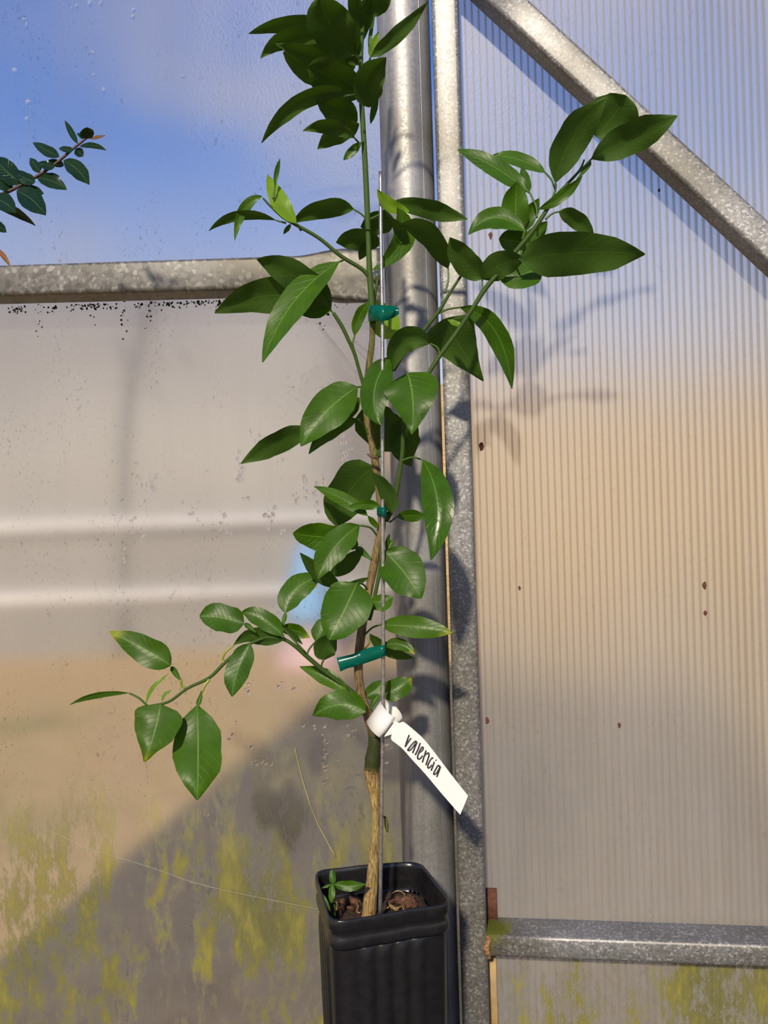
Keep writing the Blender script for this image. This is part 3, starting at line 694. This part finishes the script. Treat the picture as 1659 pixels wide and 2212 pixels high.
def leaf(base, tip, w, face, d, mid=None, kind='ov', mt=None, pet=None, parent=tree, asym=0.0, fold=0.11, wave=0.085, curl=0.0, petm=None, petw=2.0, beta=None, label=None):
    """base, mid, tip: pixels of the midrib; w: full width in px; face: F lit side seen, U underside seen, S edge-on to the sun;
       d: distance of the base. The leaf lies in a real plane through its base and is bent off that plane."""
    jx = lr.uniform(-0.18, 0.18); jz = lr.uniform(-0.08, 0.08)
    s = (CY-base[1])/F
    if face == 'F': n = Vector((jx-0.08, -1, 0.42+jz))
    elif face == 'S': n = Vector((jx+0.2, -1, -0.25+jz))
    else:
        bt = math.radians(beta if beta else (58 if s > 0.15 else 48)); n = Vector((jx*0.6, -math.cos(bt), -math.sin(bt)))
    n.normalize(); p0 = P(base[0], base[1], d)
    bx, by = base; tx, ty = tip
    if mid is None:
        mx_, my_ = (bx+tx)/2+lr.uniform(-.04, .04)*(ty-by), (by+ty)/2+lr.uniform(-.04, .04)*(tx-bx)
    else: mx_, my_ = mid
    cxq, cyq = 2*mx_-(bx+tx)/2, 2*my_-(by+ty)/2           # bezier control through mid
    ln = math.hypot(tx-bx, ty-by); ph = lr.uniform(0, 6.28)
    V = []; uvs = []
    for i in range(LN+1):
        t = i/LN; x = (1-t)**2*bx+2*t*(1-t)*cxq+t*t*tx; y = (1-t)**2*by+2*t*(1-t)*cyq+t*t*ty
        dx = 2*(1-t)*(cxq-bx)+2*t*(tx-cxq); dy = 2*(1-t)*(cyq-by)+2*t*(ty-cyq); l = math.hypot(dx, dy) or 1
        nx_, ny_ = -dy/l, dx/l
        hw = 0.5*w*prof(kind, t)
        for j in range(LM+1):
            c = j/LM*2-1
            k = hw*(1+asym*(1 if c > 0 else -1))
            sd = 1 if c > 0 else -1; edge = 1+0.022*math.sin(t*19+ph+sd)+0.16*noise.noise(Vector((t*3.2+ph, sd*3.7, ph)))*(1 if abs(c) > 0 else 0)
            u_, v_ = x+nx_*c*k*edge, y+ny_*c*k*edge
            q = on_plane(u_, v_, p0, n)
            dist = q.y
            # bend along the sight line: fold at the midrib, waves at the margin, arch along the length
            bend = -fold*abs(c)*hw*2 + wave*w*math.sin(t*9+ph)*c*c*(1 if c > 0 else -0.8) + curl*ln*(t-0.0)**2 - 0.05*ln*math.sin(math.pi*t)*(1 if face == 'F' else -1)
            f = 1+bend/F
            V.append(CAM+(q-CAM)*f); uvs.append((t, c*0.5+0.5))
    Fc = []
    for i in range(LN):
        for j in range(LM):
            a = i*(LM+1)+j; f_ = (a, a+1, a+LM+2, a+LM+1); Fc.append(f_)
    # the lit side is the front of the mesh
    A, Bv, Cc = V[Fc[len(Fc)//2][0]], V[Fc[len(Fc)//2][1]], V[Fc[len(Fc)//2][2]]
    fn = (Bv-A).cross(Cc-A); toward = fn.dot(CAM-A) > 0
    want = face != 'U'
    if toward != want: Fc = [tuple(reversed(f_)) for f_ in Fc]
    o = mesh('leaf', V, Fc, mt or M_LEAF, parent, uvs=uvs)
    if label: o['label'] = label
    if pet:
        pts = [(base[0], base[1], d)] + [(a[0], a[1], a[2] if len(a) > 2 else d) for a in pet]
        q = catmull(pts, 5); Vt, Ft = tube([P(*a) for a in q], [petw*a[2]/F*(1.0+0.25*i/len(q)) for i, a in enumerate(q)], 6)
        mesh('petiole', Vt, Ft, petm or M_PET, o)
    return o
def wing(base, tip, w, d, parent=tree, mt=None):
    return leaf(base, tip, w, 'F', d, kind='wi', parent=parent, mt=mt or M_LEAF, fold=0.2, wave=0)

# --- crown at the top
leaf((768, 60), (537, 73), 38, 'U', .715, (640, 52), 'la')
leaf((760, 92), (563, 126), 46, 'U', .712, (640, 82), 'la')
leaf((768, 118), (612, 112), 92, 'U', .722, (690, 140), 'ov')
leaf((768, 116), (690, -8), 96, 'U', .688, (716, 58), 'ro', pet=[(776, 128, .70)])
leaf((764, 166), (595, 95), 40, 'U', .692, (680, 125), 'la', pet=[(778, 176, .70)])
leaf((770, 214), (664, 146), 84, 'U', .700, (715, 168), 'ro')
leaf((772, 262), (684, 214), 62, 'U', .712, (722, 232), 'ov')
leaf((764, 204), (565, 309), 40, 'U', .684, (655, 218), 'la', pet=[(774, 210, .695), (780, 224, .704)], fold=0.16)
leaf((766, 298), (654, 283), 36, 'U', .690, (712, 274), 'la', pet=[(778, 312, .704)], wave=0.10)
leaf((776, 268), (686, 322), 44, 'U', .704, (730, 290), 'ov')
leaf((780, 308), (742, 346), 20, 'S', .698, None, 'la', pet=[(785, 305, .705)])
leaf((798, 232), (834, 124), 66, 'U', .690, (798, 176), 'ov', fold=0.25)
leaf((800, 124), (924, 4), 34, 'U', .698, (856, 76), 'la', pet=[(796, 140, .703)], beta=42)
leaf((800, 126), (818, 68), 18, 'S', .703, None, 'la', M_YOUNG)
leaf((790, 32), (835, -30), 56, 'U', .698, None, 'ov')
leaf((797, 118), (811, 22), 9, 'S', .710, None, 'na')
leaf((781, 62), (764, -24), 34, 'U', .698, None, 'ov')
leaf((776, 118), (756, 44), 28, 'U', .700, None, 'ov')
leaf((772, 100), (800, -10), 30, 'U', .716, None, 'la')
leaf((800, 268), (815, 188), 15, 'U', .712, None, 'la')
leaf((776, 140), (740, 96), 34, 'U', .716, None, 'ov')
# --- upper left shoot
leaf((596, 476), (451, 499), 22, 'U', .692, (516, 466), 'la', pet=[(618, 482, .693)])
leaf((566, 424), (507, 520), 24, 'S', .686, (527, 452), 'la', wave=0.1)
leaf((640, 482), (578, 377), 40, 'F', .688, (604, 434), 'la', M_YOUNG, pet=[(650, 498, .695)], label='bright yellow-green young leaf')
leaf((594, 402), (605, 342), 11, 'S', .690, None, 'na', pet=[(590, 430, .690)])
leaf((764, 452), (631, 482), 42, 'U', .704, (696, 452), 'ov', pet=[(780, 462, .706), (792, 474, .708)])
leaf((628, 484), (612, 506), 10, 'U', .694, None, 'la')
leaf((822, 528), (726, 524), 50, 'U', .720, (772, 520), 'ov', asym=0.1)
leaf((806, 512), (776, 562), 26, 'U', .716, None, 'la')
# --- leaves at the stake top
leaf((852, 474), (779, 490), 52, 'U', .716, (815, 482), 'ov', pet=[(825, 468, .712), (796, 476, .708)])
leaf((846, 438), (1010, 474), 44, 'U', .712, (926, 452), 'la', pet=[(822, 462, .710), (797, 474, .708)], beta=44)
leaf((884, 456), (815, 409), 30, 'S', .698, (842, 442), 'la', M_YOUNG, wave=0.1)
leaf((858, 448), (804, 584), 46, 'S', .692, (868, 520), 'la', wave=0.12, fold=0.2, asym=-0.1)
leaf((968, 580), (862, 486), 50, 'U', .692, (926, 508), 'ov', pet=[(968, 608, .690), (960, 634, .689)], petm=M_PET)
leaf((884, 530), (846, 470), 26, 'U', .704, None, 'la')
# --- left leaves below the rail
leaf((732, 566), (567, 783), 66, 'F', .694, (632, 655), 'la', pet=[(742, 562, .700)], curl=-0.05)
leaf((712, 668), (464, 676), 78, 'U', .704, (590, 638), 'ov', beta=40, pet=[(720, 676, .697)])
leaf((714, 670), (555, 560), 70, 'U', .714, (640, 600), 'ov', beta=40)
leaf((716, 668), (650, 680), 22, 'F', .699, None, 'la')
leaf((766, 726), (799, 650), 24, 'S', .700, (776, 684), 'la', pet=[(762, 742, .700), (766, 764, .701)])
leaf((857, 727), (800, 645), 62, 'F', .716, (826, 690), 'ov', M_YOUNG, label='yellow-green leaf under green tape')
# --- right branch
leaf((1042, 603), (972, 513), 58, 'U', .682, (1002, 562), 'ov', beta=44, pet=[(1042, 616, .682), (1044, 630, .681)])
leaf((1042, 603), (1134, 560), 58, 'U', .680, (1085, 570), 'ov', beta=44, fold=0.04)
leaf((1124, 562), (1393, 549), 98, 'U', .668, (1250, 546), 'ov', beta=46, pet=[(1112, 552, .676)], fold=0.06)
leaf((1166, 574), (1082, 606), 62, 'F', .688, (1128, 594), 'ro')
leaf((1207, 457), (1282, 511), 40, 'U', .674, (1250, 478), 'ov', beta=44, pet=[(1192, 462, .676), (1178, 474, .677)])
leaf((1116, 504), (1117, 392), 58, 'S', .686, (1114, 446), 'ov')
leaf((1144, 416), (988, 323), 44, 'F', .684, (1070, 362), 'la', pet=[(1158, 446, .680), (1160, 470, .677)])
leaf((1178, 373), (1063, 336), 34, 'F', .700, (1122, 345), 'la', pet=[(1192, 390, .690), (1200, 412, .676)])
leaf((1142, 418), (1126, 360), 22, 'F', .690, None, 'la')
leaf((1134, 499), (1012, 507), 50, 'F', .676, (1068, 470), 'la', fold=0.22, pet=[(1128, 518, .678)], petw=2.2)
leaf((1146, 528), (1078, 516), 62, 'S', .692, None, 'ro')
leaf((1126, 502), (1164, 428), 32, 'S', .688, None, 'la')
leaf((1130, 540), (1182, 478), 36, 'S', .690, None, 'ov')
leaf((1164, 452), (1258, 380), 24, 'S', .672, (1214, 424), 'la')
leaf((1200, 394), (1312, 210), 70, 'U', .672, (1238, 296), 'la', beta=42, pet=[(1200, 410, .674), (1184, 450, .677)])
leaf((1288, 296), (1352, 206), 104, 'U', .690, (1328, 246), 'ro', beta=40)
leaf((1278, 343), (1463, 250), 70, 'U', .674, (1366, 296), 'la', beta=42, pet=[(1266, 356, .673), (1248, 374, .674)])
wing((1246, 388), (1276, 348), 12, .672)
leaf((962, 688), (1044, 823), 108, 'U', .700, (990, 742), 'he', beta=38, fold=0.05)
leaf((995, 664), (1106, 840), 48, 'S', .694, (1070, 716), 'la', pet=[(968, 668, .692), (945, 678, .690)], wave=0.1)
leaf((1002, 704), (966, 690), 12, 'F', .684, None, 'la', M_YOUNG)
leaf((929, 742), (844, 810), 54, 'U', .684, (872, 738), 'ov', beta=40, pet=[(946, 752, .684), (950, 772, .685)], fold=0.2)
# --- middle of the tree
leaf((842, 772), (823, 919), 64, 'F', .694, (808, 848), 'ov', asym=-0.05, fold=0.16)
leaf((881, 806), (889, 938), 116, 'F', .678, (892, 866), 'he', fold=0.06)
leaf((772, 836), (650, 964), 84, 'F', .690, (704, 890), 'ov', pet=[(786, 836, .705)])
leaf((774, 906), (667, 981), 34, 'S', .686, (714, 932), 'la', pet=[(786, 918, .700), (796, 938, .704)], wave=0.1)
leaf((672, 930), (520, 1002), 50, 'U', .702, (604, 954), 'la', beta=40, wave=0.1)
leaf((786, 880), (880, 950), 88, 'U', .710, (826, 926), 'ro', beta=38)
leaf((896, 900), (889, 1007), 66, 'U', .716, (872, 952), 'ov', beta=36)
leaf((776, 858), (744, 912), 22, 'U', .706, None, 'la', beta=36)
leaf((806, 1008), (727, 1136), 94, 'U', .716, (752, 1066), 'ro', beta=36)
leaf((846, 1108), (804, 1020), 36, 'U', .692, (836, 1066), 'ov', beta=36)
leaf((794, 1114), (679, 1051), 30, 'F', .694, (744, 1080), 'la')
leaf((822, 1096), (754, 1095), 22, 'S', .690, (790, 1090), 'la')
leaf((858, 1116), (924, 1116), 26, 'S', .712, (888, 1114), 'la', pet=[(842, 1128, .705)])
leaf((914, 994), (931, 1210), 70, 'F', .680, (946, 1094), 'la', M_GLOSS, pet=[(890, 988, .688), (867, 996, .693)], wave=0.09)
leaf((752, 1162), (633, 1152), 58, 'S', .704, (692, 1160), 'ro', M_LEAF)
leaf((774, 1178), (736, 1166), 28, 'U', .706, None, 'ov', beta=36)
leaf((776, 1135), (687, 1251), 62, 'F', .688, (720, 1186), 'ov', pet=[(800, 1140, .694), (815, 1158, .702)])
leaf((817, 1142), (794, 1114), 13, 'S', .698, None, 'la')
leaf((780, 1188), (710, 1240), 34, 'U', .704, (744, 1224), 'ov', beta=36, pet=[(800, 1208, .702)])
wing((802, 1208), (768, 1182), 16, .698)
leaf((738, 1270), (648, 1194), 34, 'U', .694, (690, 1238), 'la', beta=36)
leaf((616, 1324), (698, 1244), 56, 'F', .684, (640, 1272), 'ov')
wing((607, 1362), (617, 1324), 10, .676)
leaf((771, 1260), (711, 1382), 106, 'F', .680, (744, 1318), 'ro', pet=[(784, 1262, .690), (796, 1276, .700)], fold=0.05, label='large round bright leaf')
leaf((796, 1248), (732, 1270), 14, 'U', .696, None, 'la', beta=36)
leaf((830, 1190), (910, 1293), 92, 'F', .690, (874, 1238), 'ov', fold=0.05)
leaf((798, 1298), (849, 1288), 36, 'F', .688, (824, 1300), 'ov', asym=0.1)
leaf((834, 1188), (842, 1152), 10, 'S', .696, None, 'na'); leaf((838, 1188), (851, 1163), 12, 'F', .696, None, 'na')
leaf((820, 1350), (977, 1367), 48, 'F', .686, (900, 1354), 'la', M_LEAFY, pet=[(804, 1356, .692), (789, 1370, .699)])
leaf((800, 1370), (895, 1421), 28, 'U', .684, (838, 1404), 'la', beta=36, pet=[(796, 1392, .690), (778, 1410, .697)], petm=M_PETY)
leaf((830, 1396), (896, 1414), 26, 'F', .688, (866, 1392), 'ov', M_LEAFY)
leaf((790, 1506), (832, 1470), 34, 'F', .700, None, 'ov', pet=[(782, 1516, .698)])
leaf((826, 1500), (889, 1464), 48, 'F', .704, (860, 1486), 'ov', M_LEAFY)
wing((798, 1534), (818, 1500), 14, .692)
leaf((752, 1494), (647, 1440), 34, 'F', .688, (706, 1464), 'la', pet=[(772, 1508, .694)])
leaf((790, 1538), (676, 1546), 64, 'F', .678, (734, 1522), 'ov', wave=0.12, asym=-0.05)
leaf((682, 1386), (722, 1338), 44, 'F', .690, (700, 1356), 'ov', pet=[(668, 1402, .684), (662, 1418, .680)])
leaf((700, 1426), (728, 1372), 50, 'U', .694, (704, 1398), 'ov', beta=36)
# --- low left branch
leaf((527, 1347), (431, 1331), 62, 'F', .668, (478, 1334), 'ro')
wing((552, 1366), (528, 1347), 13, .667)
leaf((612, 1374), (522, 1322), 42, 'F', .670, (566, 1336), 'ov', pet=[(614, 1382, .674)])
leaf((612, 1382), (504, 1394), 30, 'U', .676, (556, 1370), 'la', M_LEAF, beta=32, pet=[(614, 1384, .676)])
leaf((610, 1384), (542, 1389), 16, 'U', .672, None, 'la', beta=32)
leaf((606, 1360), (669, 1378), 30, 'S', .682, (636, 1362), 'la', M_LEAFY)
leaf((607, 1352), (654, 1392), 13, 'U', .672, None, 'la', beta=32, pet=[(660, 1410, .678)])
leaf((540, 1390), (501, 1505), 54, 'F', .665, (514, 1446), 'ov')
leaf((369, 1438), (236, 1364), 62, 'F', .658, (314, 1404), 'ov', M_LEAFY, asym=0.0)
wing((392, 1472), (370, 1440), 14, .658)
stem('node', [(391, 1468, .658, 3), (392, 1480, .659, 3), (400, 1486, .660, 3)], mt=M_PETY, sides=7)
leaf((279, 1497), (150, 1523), 13, 'S', .654, (206, 1503), 'la', pet=[(300, 1508, .655), (318, 1524, .656)])
leaf((347, 1522), (312, 1646), 108, 'F', .650, (334, 1580), 'he', M_LEAFY, fold=0.05)
leaf((426, 1524), (426, 1728), 104, 'F', .658, (428, 1622), 'la', fold=0.05)
wing((436, 1492), (427, 1525), 12, .658)
stem('node', [(436, 1494, .658, 3), (443, 1480, .660, 3), (452, 1468, .662, 3)], mt=M_PETY, sides=7)
leaf((317, 1518), (365, 1455), 9, 'F', .655, (330, 1486), 'na', M_YOUNG)
leaf((350, 1516), (372, 1491), 7, 'F', .657, (356, 1500), 'na', M_YOUNG)
stem('node', [(505, 1394, .666, 2.2), (488, 1408, .665, 2.6), (481, 1422, .665, 2.8), (484, 1433, .665, 3)], mt=M_PETY, sides=7)

# ------------------------------------------------------------------ stake, tapes, tag
sp = catmull([(821, 1972, .676), (823, 1850, .677), (826, 1650, .679), (828, 1400, .682), (826, 1000, .686), (826, 700, .690), (823, 520, .692), (822, 371, .694)], 6)
Vt, Ft = tube([P(*a) for a in sp], [4.3*.684/F]*len(sp), 10)
tag(mesh('stake', Vt, Ft, M_STAKE, None, P(821, 1972, .676)), 'thin grey metal stake rod standing beside the trunk', 'stake')

def ribbon(path, half, thick=0.0):
    """path: list of (u, v, depth, half height px, shear) -> upright strip"""
    q = catmull(path, 5); secs = []
    for a in q:
        secs.append([P(a[0]+a[4], a[1]-a[3], a[2]), P(a[0], a[1], a[2]), P(a[0]-a[4], a[1]+a[3], a[2])])
    return loft(secs, caps=False, closed=False)
def tape(path, label):
    Vt, Ft = ribbon(path, 0)
    o = tag(mesh('tie_tape', Vt, Ft, M_TAPE, None, P(path[0][0], path[0][1], path[0][2])), label, 'tape')
    sm = o.modifiers.new('thickness', 'SOLIDIFY'); sm.thickness = 0.0003
    return o
tape([(852, 674, .688, 8, 6), (840, 676, .686, 15, 0), (826, 676, .684, 17, 0), (812, 676, .690, 17, 0), (800, 677, .699, 17, 0), (796, 677, .709, 17, 0), (803, 677, .718, 17, 0), (826, 676, .699, 16, 0), (846, 674, .692, 14, 0), (862, 672, .690, 6, 0)], 'teal green tape tying the upper stem to the stake, with pointed end')
tape([(731, 1436, .686, 15, -4), (750, 1430, .686, 14, 0), (768, 1425, .686, 14, 0), (784, 1419, .686, 15, 0), (806, 1411, .679, 14, 0), (828, 1406, .676, 12, 0), (833, 1405, .682, 12, 0), (826, 1408, .688, 12, 0), (800, 1416, .706, 13, 0), (776, 1424, .711, 13, 0), (762, 1428, .704, 13, 0), (745, 1434, .688, 10, 0)], 'teal green tape with a flag end tying the lower trunk to the stake')
tape([(815, 1104, .690, 9, 0), (826, 1106, .680, 10, 0), (834, 1107, .683, 10, 0), (836, 1107, .694, 10, 0), (828, 1106, .712, 10, 0), (814, 1104, .705, 9, 0)], 'small dark teal tape knot half hidden among leaves at mid trunk')

# tag
TN = Vector((0.12, -1, 0.16)).normalized(); T0 = P(858, 1575, .664)
def tg(u, v, off=0.0): return on_plane(u, v, T0, TN)+TN*off
up_e = catmull([(866, 1561), (873, 1560), (893, 1576), (913, 1594), (933, 1618), (952, 1643), (980, 1680), (1011, 1719)], 3)
lo_e = catmull([(847, 1586), (845, 1597), (857, 1607), (870, 1618), (893, 1644), (918, 1671), (953, 1713), (994, 1760)], 3)
tagT = thing('plant_tag', 'white plastic wrap-around plant tag with black handwriting hanging from the stake', 'plant tag', P(850, 1590, .668))
secs = [[tg(*a), tg((a[0]+b[0])/2, (a[1]+b[1])/2, 0.0004), tg(*b)] for a, b in zip(up_e, lo_e)]
Vt, Ft = loft(secs, caps=False, closed=False)
bl = mesh('blade', Vt, Ft, M_TAG, tagT, smooth=False); sm = bl.modifiers.new('thickness', 'SOLIDIFY'); sm.thickness = 0.0004; sm.offset = -1
# loop round the stake and trunk
pxm = .68/F
dI = Vector((0.78, 0, -0.62)); wI = Vector((0.62, 0, 0.78)); dep = Vector((0.0, 1, 0.0))
Cc = P(831, 1553, .687)
secs = []
NN = 30
for i in range(NN+1):
    th = math.radians(-62+ (360-10)*i/NN)
    rx = 29*pxm; ry = 0.0225
    c = Cc+dI*(rx*math.cos(th))+dep*(ry*math.sin(th))
    hw = 26*pxm if i > 1 else 20*pxm
    wI2 = (wI + dep*0.10).normalized()
    secs.append([c+wI2*hw, c, c-wI2*hw])
# neck from the loop to the blade
Vt, Ft = loft(secs, caps=False, closed=False)
lp = mesh('loop', Vt, Ft, M_TAG, tagT); sm = lp.modifiers.new('thickness', 'SOLIDIFY'); sm.thickness = 0.0004
a_, b_ = secs[0][0], secs[0][2]
c_, d_ = tg(*up_e[1], -0.0003), tg(*lo_e[2], -0.0003)
nk = [[secs[0][0], secs[0][1], secs[0][2]], [tg(862, 1562, -0.0002), tg(855, 1574, -0.0002), tg(847, 1586, -0.0002)], [c_, (c_+d_)/2, d_]]
Vt, Ft = loft(nk, caps=False, closed=False); ob = mesh('neck', Vt, Ft, M_TAG, tagT, smooth=False); sm = ob.modifiers.new('thickness', 'SOLIDIFY'); sm.thickness = 0.0003
strokes = [[(688, 712), (655, 800), (630, 882)], [(630, 882), (670, 820), (715, 757)],
 [(798, 815), (775, 805), (740, 832), (692, 890), (668, 925), (690, 934), (730, 900), (775, 838), (798, 812)], [(800, 815), (770, 890), (737, 970)],
 [(846, 827), (815, 915), (774, 998)],
 [(828, 968), (870, 938), (890, 900), (868, 890), (835, 945), (809, 1020), (815, 1053), (845, 1050), (880, 1008)],
 [(930, 932), (905, 1010), (877, 1103)], [(905, 1012), (945, 976), (968, 976), (970, 1010), (950, 1075), (927, 1143)],
 [(1030, 1046), (1010, 1045), (980, 1090), (955, 1150), (959, 1184), (985, 1175), (1010, 1140)],
 [(1048, 1096), (1030, 1150), (1002, 1223)], [(1069, 1068), (1074, 1078)],
 [(1130, 1165), (1100, 1152), (1075, 1190), (1040, 1258), (1050, 1277), (1085, 1250), (1125, 1178)], [(1135, 1165), (1115, 1230), (1082, 1313)]]
Vw = []; Fw = []
for s_ in strokes:
    q = catmull(s_, 5) if len(s_) > 2 else [s_[0], s_[1]]
    Vt, Ft = tube([tg(780+x/6.636, 1480+y/6.636, 0.0006) for x, y in q], [1.75*.664/F]*len(q), 6)
    b = len(Vw); Vw += Vt; Fw += [tuple(i+b for i in f) for f in Ft]
ink = mesh('handwriting', Vw, Fw, M_INK, tagT); ink['label'] = 'black marker handwriting reading valencia'

# ------------------------------------------------------------------ weed seedling in the pot
wb = P(719, 1910, .668)
weed = thing('weed_seedling', 'small green weed seedling growing at the pot edge', 'weed', Vector((wb.x, wb.y+0.004, SZ)))
Vt, Ft = tube([Vector((wb.x, wb.y+0.004, SZ-0.004)), Vector((wb.x+0.001, wb.y+0.002, (SZ+wb.z)/2)), wb], [0.0009, 0.0008, 0.0008], 6); mesh('stem', Vt, Ft, M_PET, weed)
leaf((719, 1910), (717, 1877), 15, 'F', .668, None, 'ov', parent=weed); leaf((719, 1910), (715, 1951), 15, 'F', .666, None, 'la', parent=weed)
leaf((721, 1910), (790, 1910), 24, 'F', .668, (752, 1914), 'la', parent=weed); leaf((718, 1910), (695, 1919), 6, 'F', .666, None, 'la', parent=weed)
leaf((713, 1968), (699, 1932), 6, 'F', .655, None, 'na', parent=weed)

# ------------------------------------------------------------------ shrub twig reaching in
SD = .70
shb = thing('shrub_branch', 'dark glossy leaved shrub branch with brown stem in front of the film', 'branch', P(-60, 470, SD))
stem('stem', [(-130, 470, SD+.01, 4.2), (-40, 438, SD, 4), (0, 421, SD, 3.8), (24, 411, SD, 3.8), (78, 382, SD, 3.3), (122, 352, SD, 3.1), (156, 323, SD, 2.8), (186, 299, SD, 2.4)], mt=M_TWIG, parent=shb, sides=8)
def sleaf(b, t, w_, face='F', dd=0.0, kind='ov', mid=None, mt=None): leaf(b, t, w_, face, SD+dd, mid, kind, mt or M_SHRUB, parent=shb, fold=0.14, wave=0.06)
sleaf((168, 311), (140, 260), 13, kind='la'); sleaf((187, 300), (188, 275), 30, 'U', -.002, 'ro'); sleaf((192, 299), (228, 292), 8, dd=.003, kind='la', mt=M_BROWN)
sleaf((190, 299), (166, 288), 12, dd=.004); sleaf((172, 317), (230, 325), 13, kind='la', mid=(200, 314)); sleaf((158, 325), (127, 321), 14, dd=-.003)
sleaf((163, 322), (180, 338), 20, dd=.003); sleaf((128, 339), (71, 308), 23, kind='ov'); sleaf((137, 347), (193, 399), 36, dd=-.001, mid=(166, 366), kind='la')
sleaf((118, 361), (80, 352), 20, dd=-.003); sleaf((87, 373), (65, 341), 20, kind='ov'); sleaf((138, 358), (104, 346), 16, dd=.004)
sleaf((80, 384), (144, 410), 30, mid=(112, 391)); sleaf((96, 379), (129, 381), 13, dd=.003); sleaf((47, 395), (-14, 336), 44, mid=(12, 368))
sleaf((76, 394), (25, 369), 26, dd=-.004); sleaf((36, 412), (99, 465), 46, mid=(70, 432)); sleaf((46, 404), (95, 419), 20, dd=.004)
sleaf((25, 411), (-10, 376), 32); sleaf((-14, 428), (35, 459), 38, mid=(10, 438)); sleaf((-14, 446), (77, 488), 20, 'U', .004, 'la', (30, 456))
sleaf((-14, 478), (14, 502), 20, kind='la'); sleaf((-14, 536), (23, 578), 11, 'F', 0, 'la', (6, 551), M_BROWN); sleaf((60, 418), (58, 440), 12, 'U', .002); sleaf((-14, 612), (4, 640), 8, 'F', 0.0, 'la')

# ------------------------------------------------------------------ loose bits on the film
def strand(name, pts, r, mt, label, cat):
    pp = [L(*(lambda xz: (xz[0], FY-0.003, xz[1]))(wl(u, v, FY-0.003))) for u, v in catmull(pts, 5)]
    Vt, Ft = tube(pp, [r]*len(pp), 5); return tag(mesh(name, Vt, Ft, mt, None, pp[-1]), label, cat)
strand('dry_grass_blade', [(637, 1617), (655, 1690), (680, 1765), (705, 1815), (724, 1850)], 0.0006, M_STRAND, 'thin dry yellow grass blade leaning on the film beside the pot', 'grass blade')
strand('spider_thread', [(110, 1795), (200, 1835), (330, 1875), (450, 1915), (690, 1965)], 0.00026, simple('pale_thread', (0.34, 0.32, 0.20), 0.6), 'pale thread strung across the algae stained film', 'thread')
# small specks stuck on the sheet
rd = random.Random(9)
for (u, v, r) in ((1040, 965, 0.0045), (1522, 1265, 0.0035), (1524, 1325, 0.0028), (1122, 1270, 0.0022), (1338, 1567, 0.0025), (1052, 1557, 0.0035), (1060, 508, 0.0035), (1424, 410, 0.0018)):
    x, z = wl(u, v, PY0-0.001); V = []; kk = 9
    for i in range(kk):
        a = 2*math.pi*i/kk; V.append(L(x+r*0.7*math.cos(a)*rd.uniform(.6, 1.2), PY0-0.0002, z+r*1.2*math.sin(a)*rd.uniform(.7, 1.2)))
    V.append(L(x, PY0-0.0012, z))
    mesh('dirt_spot', V, [(i, (i+1) % kk, kk) for i in range(kk)], M_RUST, pan)
